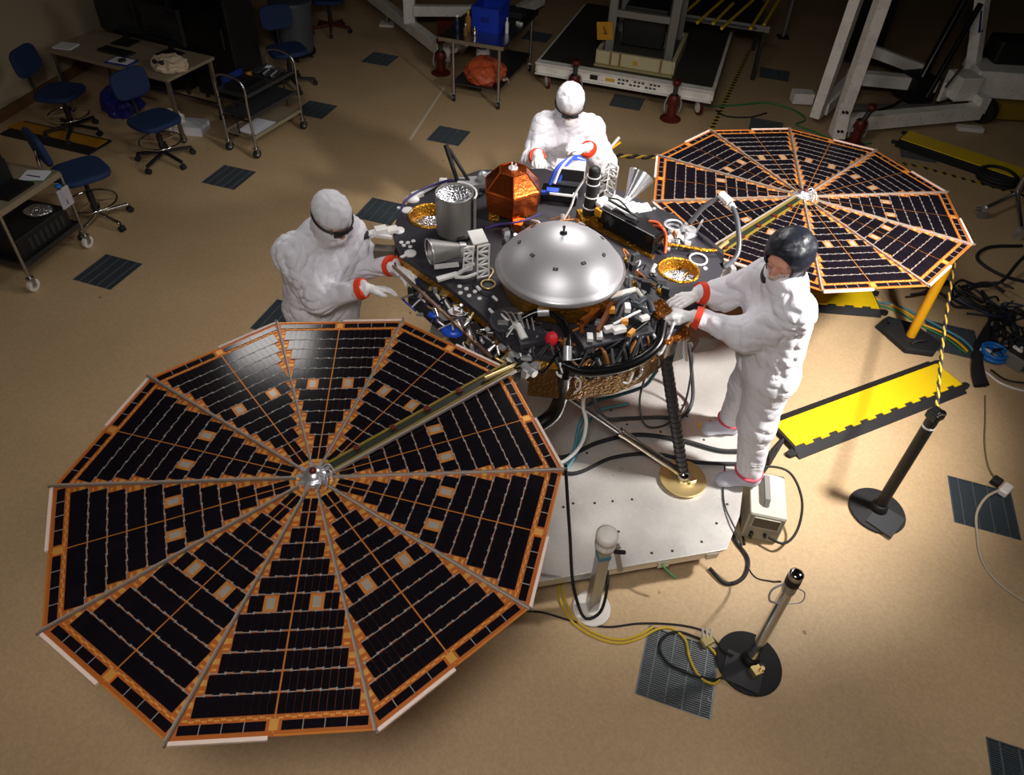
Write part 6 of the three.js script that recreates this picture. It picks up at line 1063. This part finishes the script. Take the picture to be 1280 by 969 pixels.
{ // steel bench
  const ca = Math.cos(0.29226), sa = Math.sin(0.29226), O0 = [-0.30, -8.60], W = (u, y, v) => [O0[0] - u * ca + v * sa, y, O0[1] - u * sa - v * ca];
  const c = W(0.37, 0, 0.68), t = thing('steel_bench', 'stainless steel bench on casters with tools and a blue bin on top', 'table', c);
  part(t, 'top', [bar(W(0.38, 0.795, -0.02), W(0.38, 0.795, 1.40), 0.84, 0.02, 0.004), bar(W(-0.03, 0.78, -0.02), W(-0.03, 0.78, 1.4), 0.012, 0.045), bar(W(-0.03, 0.78, -0.015), W(0.79, 0.78, -0.015), 0.012, 0.045)], mats.steel);
  for (const [u, v] of [[0.03, 0.03], [0.62, 0.03], [0.03, 1.33], [0.62, 1.33]]) { part(t, 'leg', rod(W(u, 0.11, v), W(u, 0.78, v), 0.018), mats.steel); const p = W(u, 0, v); caster(t, p[0], p[2], 0.05, mats.rubber, 0.3); }
  part(t, 'lower_shelf', bar(W(0.33, 0.24, 0.02), W(0.33, 0.24, 1.34), 0.62, 0.014), mats.darkSteel);
  const at = (u, y, v) => W(u, y, v);
  let b = thing('storage_bin', 'bright blue plastic bin with handle standing on the steel bench', 'bin', at(0.34, 0.806, 0.55)); const bp = [W(0.16, 0, 0.35), W(0.50, 0, 0.35), W(0.50, 0, 0.75), W(0.16, 0, 0.75)].map(p => [p[0], p[2]]), bi = [W(0.18, 0, 0.37), W(0.48, 0, 0.37), W(0.48, 0, 0.73), W(0.18, 0, 0.73)].map(p => [p[0], p[2]]);
  part(b, 'walls', prism(bp, 0.806, 1.08, [bi]), mats.blue); part(b, 'bottom', prism(bi, 0.806, 0.816), mats.blue); part(b, 'rim', prism(shrink(bp, 1.06, W(0.33, 0, 0.55)[0], W(0.33, 0, 0.55)[2]), 1.07, 1.09, [bi]), mats.blue); part(b, 'label_plate', box(0.1, 0.06, 0.004, ...W(0.33, 0.95, 0.345), GR), M(0x0c2684, 0.5));
  const bottle = (u, v, r, h, m, cm, lab, ck) => { const p = at(u, 0.806, v), o = thing('bottle', lab, 'bottle', p); part(o, 'body', lathe([[0, 0], [r, 0], [r, h * 0.65], [r * 0.4, h * 0.8], [r * 0.38, h * 0.9], [0, h * 0.9]], ...p, 18), m); part(o, 'cap', lathe([[r * 0.45, 0], [r * 0.45, h * 0.14], [0, h * 0.15]], p[0], p[1] + h * 0.88, p[2], 14), cm); };
  bottle(0.64, 0.22, 0.04, 0.2, M(0x0f1c34, 0.3), mats.whitePart, 'dark blue spray bottle near the steel bench corner'); bottle(0.53, 0.30, 0.038, 0.24, M(0xa06a28, 0.4), M(0xc9b13a, 0.5), 'amber bottle with a yellow cap beside the blue bin'); bottle(0.50, 0.14, 0.026, 0.14, M(0x7c5a30, 0.4), mats.whitePart, 'small brown jar at the steel bench edge'); bottle(0.08, 0.44, 0.022, 0.18, mats.whitePart, mats.whitePart, 'slim white bottle at the side of the blue bin'); bottle(0.40, 0.18, 0.03, 0.12, mats.chrome, mats.chrome, 'shiny metal flask in front of the blue bin');
  b = thing('black_pouch', 'black padded pouch at the back of the steel bench', 'pouch', at(0.2, 0.806, 1.05)); part(b, 'body', [box(0.34, 0.09, 0.24, ...at(0.22, 0.85, 1.05), GR, 0, 0, 0.03)], mats.rubber); part(b, 'strap', tube([at(0.3, 0.89, 1.0), at(0.22, 0.94, 1.05), at(0.14, 0.89, 1.08)], 0.012), mats.black);
  for (const [u, v] of [[-0.0, 0.8], [0.04, 0.82]]) single('tape_roll', [lathe([[0.014, 0], [0.03, 0], [0.03, 0.02], [0.014, 0.02]], ...at(u + 0.02, 0.806, v), 18)], mats.pvc, 'small white tape roll on the steel bench beside the black pouch', 'tape roll', 'white tape rolls on the steel bench');
  const g = clean(new THREE.IcosahedronGeometry(1, 5)); const p = g.attributes.position; for (let i = 0; i < p.count; i++) { const x = p.getX(i), y = p.getY(i), z = p.getZ(i), n = 1 + 0.18 * nz(x * 2.5, y * 2.5 + 3, z * 2.5) + 0.12 * nz(x * 7, y * 7, z * 7); p.setXYZ(i, x * n * 0.26, Math.max(y, -0.7) * n * 0.17 + 0.119, z * n * 0.24); } g.computeVertexNormals(); g.translate(...at(0.28, 0.248, 0.24));
  single('plastic_bag', g, mats.bagOrange, 'shiny orange plastic bag on the lower shelf of the steel bench', 'bag');
  b = thing('white_canister', 'white canister with a dark ring on the lower shelf of the steel bench', 'canister', at(0.5, 0.248, 0.75)); part(b, 'body', lathe([[0, 0], [0.09, 0], [0.09, 0.16], [0.07, 0.2], [0, 0.2]], ...at(0.5, 0.248, 0.75), 24), mats.whitePart); part(b, 'ring', torus(0.06, 0.01, ...at(0.5, 0.455, 0.75)), M(0x1c2a4c, 0.5));
  b = thing('valve_fitting', 'chrome valve fitting clamped to the steel bench leg', 'valve', at(-0.02, 0.36, 0.1)); part(b, 'body', rod(at(0.0, 0.36, 0.1), at(-0.06, 0.38, 0.12), 0.025), mats.chrome); part(b, 'lever', rod(at(-0.06, 0.38, 0.12), at(-0.06, 0.30, 0.16), 0.015), mats.chrome);
}
{ // white steel frame behind the bench
  const t = thing('lifting_frame', 'white painted steel lifting frame behind the steel bench', 'frame', [-1.3, 0, -10.6]);
  part(t, 'base_beam', bar([-1.15, 0.25, -9.85], [-2.7, 0.25, -12.3], 0.13, 0.16, 0.008), mats.white); part(t, 'base_beam', bar([-1.05, 0.25, -9.95], [0.2, 0.25, -12.2], 0.13, 0.16, 0.008), mats.white);
  part(t, 'cross_beam', bar([-1.62, 0.5, -10.6], [-0.5, 0.5, -10.75], 0.10, 0.14, 0.008), mats.white); part(t, 'cross_beam', bar([-1.62, 0.95, -10.75], [-0.45, 0.95, -10.85], 0.10, 0.12), mats.white);
  part(t, 'upright', bar([-1.68, 0.3, -10.65], [-1.68, 2.4, -10.9], 0.16, 0.16, 0.008), mats.white); part(t, 'upright', bar([-0.48, 0.3, -10.8], [-0.48, 2.4, -11.0], 0.16, 0.16, 0.008), mats.white); part(t, 'upright', bar([-2.3, 0.3, -11.7], [-2.35, 1.6, -11.8], 0.12, 0.12), mats.white);
  part(t, 'foot_pad', box(0.22, 0.03, 0.2, -2.15, 0.015, -11.4), mats.white); part(t, 'foot_stem', rod([-2.15, 0.02, -11.4], [-2.15, 0.2, -11.4], 0.03), mats.steel);
  part(t, 'counterweight', box(0.5, 0.3, 0.4, -1.05, 0.24, -10.75, 0.1), mats.darkRed); part(t, 'end_plate', [box(0.16, 0.24, 0.03, -1.10, 0.25, -9.78, -0.5)], mats.white);
  part(t, 'foot_stem', rod([-0.2, 0.02, -11.5], [-0.2, 0.2, -11.5], 0.03), mats.steel); part(t, 'foot_pad', box(0.22, 0.03, 0.2, -0.2, 0.015, -11.5), mats.white);
}
function jack(x, z, h, label, tilt = 0) {
  const t = thing('screw_jack', label, 'jack', [x, 0, z]);
  part(t, 'base', lathe([[0, 0], [0.13, 0], [0.13, 0.015], [0.05, 0.05], [0, 0.05]], x, 0, z, 24), mats.darkRed); part(t, 'body', [rod([x, 0.03, z], [x, h * 0.55, z], 0.06, 0.05, 16), lathe([[0.05, 0], [0.075, 0.02], [0.075, 0.09], [0.05, 0.12]], x, h * 0.4, z, 18)], mats.darkRed); part(t, 'screw', rod([x, h * 0.5, z], [x + tilt, h * 0.9, z], 0.03, 0.03, 12), mats.darkSteel); part(t, 'head', lathe([[0, 0], [0.045, 0], [0.055, 0.04], [0.04, 0.07], [0, 0.07]], x + tilt, h * 0.88, z, 18), mats.darkRed);
  part(t, 'guard_rod', tube([[x - 0.09, 0.1, z], [x - 0.1, h * 0.4, z], [x - 0.07, h * 0.62, z]], 0.009), mats.wire); part(t, 'guard_rod', tube([[x + 0.09, 0.1, z], [x + 0.1, h * 0.4, z], [x + 0.07, h * 0.62, z]], 0.009), mats.wire);
}
jack(-1.14, -9.66, 0.46, 'dark red screw jack under the white lifting frame');
jack(1.83, -8.60, 0.50, 'dark red screw jack at the corner end of the white trolley');
jack(0.63, -9.06, 0.50, 'dark red screw jack behind the bowed crew member at the white trolley');
jack(3.97, -8.16, 0.50, 'dark red screw jack at the foot of the white crane', 0.06);
{ // heavy trolley carrying a base frame
  const ca = Math.cos(0.29226), sa = Math.sin(0.29226), O0 = [0.16, -9.30], W = (u, y, v) => [O0[0] + u * ca + v * sa, y, O0[1] + u * sa - v * ca];
  const t = thing('heavy_trolley', 'white edged heavy trolley with dark deck on red and white casters', 'trolley', W(1.1, 0, 1.2));
  part(t, 'deck', bar(W(1.11, 0.365, 0.0), W(1.11, 0.365, 2.5), 2.2, 0.03), M(0x4a4842, 0.4, 0.4)); part(t, 'front_beam', [bar(W(0, 0.30, 0.0), W(2.22, 0.30, 0.0), 0.06, 0.12, 0.005), bar(W(-0.02, 0.375, -0.01), W(2.24, 0.375, -0.01), 0.12, 0.018), bar(W(-0.02, 0.235, -0.01), W(2.24, 0.235, -0.01), 0.10, 0.018)], mats.white);
  part(t, 'side_beam', bar(W(0, 0.30, 0), W(0, 0.30, 2.5), 0.06, 0.12), mats.white); part(t, 'side_beam', bar(W(2.22, 0.30, 0), W(2.22, 0.30, 2.5), 0.06, 0.12), mats.white); part(t, 'back_beam', bar(W(0, 0.30, 2.5), W(2.22, 0.30, 2.5), 0.06, 0.12), mats.white);
  for (const [u, v] of [[0.12, 0.08], [2.1, 0.08], [0.12, 2.4], [2.1, 2.4]]) { const p = W(u, 0, v); const c = caster(t, p[0], p[2], 0.10, mats.darkRed, 0.25, mats.white); part(t, 'wheel_disc', along(clean(new THREE.CylinderGeometry(0.066, 0.066, 0.04, 20)), [p[0] - 0.019, 0.10, p[2] + 0.006], [p[0] + 0.019, 0.10, p[2] - 0.006]), mats.pvc); }
  // stencilled marks on the front beam: black patch, yellow label, rows of small dark lettering blocks
  part(t, 'label_patch', bar(W(0.70, 0.30, -0.033), W(0.80, 0.30, -0.033), 0.006, 0.06), mats.black); part(t, 'label_patch', bar(W(0.90, 0.30, -0.033), W(1.02, 0.30, -0.033), 0.006, 0.04), M(0xc9a02a, 0.5));
  const tx = []; for (let r = 0; r < 2; r++) for (let k = 0; k < 11; k++) if ((k + r) % 4 !== 3) tx.push(bar(W(1.06 + k * 0.05, 0.325 - r * 0.045, -0.033), W(1.06 + k * 0.05 + 0.034, 0.325 - r * 0.045, -0.033), 0.005, 0.022)); part(t, 'stencil_marks', tx, M(0x3a3a3a, 0.6)).userData.kind = 'stuff';
  const b = thing('base_frame', 'cream ribbed base frame with four grey posts standing on the white trolley', 'frame', W(1.2, 0.38, 0.7));
  part(b, 'front_wall', bar(W(0.72, 0.47, 0.22), W(1.68, 0.47, 0.22), 0.05, 0.18), M(0xc2b892, 0.6)); part(b, 'side_wall', bar(W(1.68, 0.47, 0.22), W(1.68, 0.47, 1.3), 0.05, 0.18), M(0xc2b892, 0.6)); part(b, 'side_wall', bar(W(0.72, 0.47, 0.22), W(0.72, 0.47, 1.3), 0.05, 0.18), M(0xc2b892, 0.6)); part(b, 'back_wall', bar(W(0.72, 0.47, 1.3), W(1.68, 0.47, 1.3), 0.05, 0.18), M(0xc2b892, 0.6));
  part(b, 'ledge', bar(W(0.70, 0.395, 0.18), W(1.70, 0.395, 0.18), 0.10, 0.02), M(0xa89a6a, 0.6)); part(b, 'inner_deck', bar(W(1.2, 0.50, 0.25), W(1.2, 0.50, 1.28), 0.92, 0.02), M(0x55524a, 0.5, 0.3));
  for (const u of [0.88, 1.0, 1.52]) part(b, 'rib', bar(W(u, 0.47, 0.185), W(u + 0.025, 0.47, 0.185), 0.012, 0.18), M(0x8a6a2a, 0.6));
  part(b, 'round_mark', bar(W(1.18, 0.47, 0.19), W(1.24, 0.47, 0.19), 0.012, 0.05), M(0xd09a20, 0.5));
  for (const [u, v] of [[0.82, 0.36], [1.58, 0.36], [0.82, 1.2], [1.58, 1.2]]) part(b, 'post', bar(W(u, 0.5, v), W(u, 1.5, v), 0.10), mats.greyPaint);
  part(b, 'top_ring', [bar(W(0.8, 1.0, 0.36), W(1.6, 1.0, 0.36), 0.06, 0.08), bar(W(0.8, 1.0, 1.2), W(1.6, 1.0, 1.2), 0.06, 0.08)], mats.greyPaint); part(b, 'dark_core', box(0.55, 0.5, 0.5, ...W(1.2, 0.78, 0.85), GR, 0, 0, 0.02), mats.black); part(b, 'cross_plate', bar(W(0.9, 0.62, 0.75), W(1.55, 0.62, 0.75), 0.04, 0.2), M(0x8a8468, 0.6));
  const s = thing('warning_sign', 'dark yellow square warning sign hung on a post of the base frame', 'sign', W(0.74, 0.75, 0.3));
  part(s, 'plate', box(0.2, 0.22, 0.008, ...W(0.76, 0.78, 0.29), GR, 0, 0.15), M(0xc08a14, 0.5)); part(s, 'bolt_mark', [box(0.015, 0.1, 0.004, ...W(0.76, 0.79, 0.283), GR, 0, 0.5), box(0.06, 0.012, 0.004, ...W(0.77, 0.75, 0.283), GR, 0, 0.1)], M(0x4a3408, 0.6)); part(s, 'hook', rod(W(0.8, 0.9, 0.3), W(0.8, 0.86, 0.3), 0.006), mats.steel);
}
{ // rack of yellow rails behind the trolley
  const t = thing('rail_rack', 'dark steel rack loaded with long yellow rails behind the white trolley', 'rack', [2.75, 0, -10.6]);
  part(t, 'shelf', bar([2.05, 0.70, -10.3], [3.2, 0.70, -9.95], 0.03, 0.08), mats.greyPaint); part(t, 'shelf_plate', bar([2.5, 0.70, -10.1], [2.85, 0.70, -11.3], 1.1, 0.02), mats.darkSteel);
  for (const [x, z] of [[2.1, -10.3], [3.15, -9.98], [2.5, -11.3], [3.4, -11.1]]) part(t, 'leg', bar([x, x < 2.6 ? 0.385 : 0, z], [x, 0.7, z], 0.05), mats.darkSteel);
  for (const [a, b] of [[[2.06, -10.22], [2.45, -10.95]], [[2.24, -9.97], [2.9, -11.2]], [[2.45, -9.97], [2.86, -10.76]], [[2.53, -9.80], [3.18, -10.95]], [[2.92, -9.85], [3.5, -11.2]], [[3.13, -10.01], [3.6, -11.1]]]) part(t, 'yellow_rail', rod([a[0], 0.735, a[1]], [b[0], 0.76, b[1]], 0.022, 0.022, 10), mats.yellow);
  const p = thing('thin_pole', 'thin grey pole on a small dark foot beside the yellow rails', 'pole', [4.0, 0, -11.7]); part(p, 'foot', box(0.16, 0.03, 0.16, 4.0, 0.015, -11.7), mats.black); part(p, 'pole', rod([4.0, 0.02, -11.7], [4.0, 2.2, -11.7], 0.03), mats.greyPaint);
}
{ // white crane
  const t = thing('mobile_crane', 'white painted mobile gantry crane with twin uprights and floor beams', 'crane', [4.8, 0, -8.8]);
  part(t, 'upright', [bar([3.80, 0.02, -8.34], [3.80, 3.0, -8.34], 0.13, 0.16, 0.006)], mats.white); part(t, 'upright', [bar([3.62, 0.12, -8.62], [3.72, 3.0, -8.75], 0.12, 0.16, 0.006)], mats.white);
  part(t, 'foot_plate', box(0.15, 0.42, 0.03, 3.78, 0.25, -8.24, 0.1, -0.25), mats.white); for (const y of [0.14, 0.36]) for (const x of [3.755, 3.80]) part(t, 'bolt', rod([x, y, -8.25 + (y - 0.25) * -0.2], [x, y + 0.005, -8.20 + (y - 0.25) * -0.2], 0.016), mats.black);
  part(t, 'floor_beam', bar([3.85, 0.17, -8.36], [5.75, 0.17, -8.92], 0.14, 0.18, 0.006), mats.white); part(t, 'floor_beam', bar([4.15, 0.36, -9.35], [5.25, 0.36, -9.22], 0.14, 0.16, 0.006), mats.white); part(t, 'floor_beam', bar([3.7, 0.2, -8.7], [4.3, 0.36, -9.4], 0.14, 0.16), mats.white);
  part(t, 'brace', bar([4.4, 0.6, -9.75], [5.25, 0.4, -9.55], 0.08, 0.14), mats.white); part(t, 'side_beam', bar([4.1, 0.1, -9.0], [5.6, 0.1, -9.15], 0.10, 0.05), mats.greyPaint); part(t, 'outrigger', box(0.26, 0.14, 0.16, 3.62, 0.1, -9.25), mats.white);
  part(t, 'machine_box', [box(0.80, 0.34, 0.5, 6.05, 0.45, -9.3, -0.05, 0, 0, 0.02), box(0.3, 0.3, 0.3, 5.5, 0.42, -9.1, 0.2, 0, 0, 0.01)], mats.white); part(t, 'bracket_plate', box(0.25, 0.25, 0.04, 5.35, 0.35, -9.1, 0.6), mats.white); part(t, 'bracket_plate', box(0.12, 0.2, 0.2, 5.72, 0.26, -8.95, 0.2), mats.white);
  part(t, 'slanted_mast', bar([5.72, 0.45, -9.35], [5.35, 2.6, -9.9], 0.13, 0.13, 0.006), mats.white); part(t, 'blue_label', bar([5.62, 0.98, -9.40], [5.575, 1.22, -9.47], 0.10, 0.004), M(0x1c2f8c, 0.5));
  part(t, 'hydraulic_ram', [rod([5.0, 0.25, -9.2], [5.4, 1.5, -9.6], 0.05), rod([5.1, 0.25, -9.05], [5.5, 1.3, -9.45], 0.035)], mats.blackGloss); part(t, 'ram_block', box(0.35, 0.3, 0.35, 5.05, 0.3, -9.3, 0.3), mats.black); part(t, 'lever', bar([5.25, 0.42, -8.98], [5.38, 0.68, -9.05], 0.03), mats.steel);
  part(t, 'hose', tube([[4.9, 0.35, -9.1], [4.7, 0.2, -8.95], [4.5, 0.16, -8.85], [4.3, 0.14, -8.75]], 0.02), mats.black); part(t, 'drive_wheel', along(clean(new THREE.CylinderGeometry(0.16, 0.16, 0.09, 24)), [5.8, 0.16, -8.95], [5.88, 0.16, -8.99]), mats.rubber);
  part(t, 'mast_panel', box(0.5, 1.2, 0.3, 4.6, 0.9, -10.3, 0.1), mats.black); part(t, 'motor', [box(0.45, 0.3, 0.35, 6.1, 0.78, -9.45, 0, 0, 0, 0.04)], mats.black); part(t, 'yellow_guard', box(0.35, 0.2, 0.2, 6.2, 0.16, -9.05), M(0x8a7418, 0.6)); part(t, 'foot_bar', box(0.3, 0.05, 0.1, 5.6, 0.03, -8.7, -0.1), mats.pvc);
  cord('green_hose', 'green hose lying behind the far solar array at the crane foot', [[2.4, -9.0], [2.8, -9.1], [3.2, -9.2], [3.5, -9.0], [3.55, -8.75], [3.4, -8.6], [3.55, -8.45], [3.9, -8.1], [4.2, -8.2]], 0.012, mats.green);
  cord('black_hose', 'thin black hose from the trolley end across the taped line', [[2.45, -8.9], [2.55, -8.75], [2.85, -8.75], [3.1, -8.9]], 0.010, mats.rubber);
}
scene.traverse(o => { if (o.isMesh) { o.castShadow = true; o.receiveShadow = true; } });
renderer.render(scene, camera);
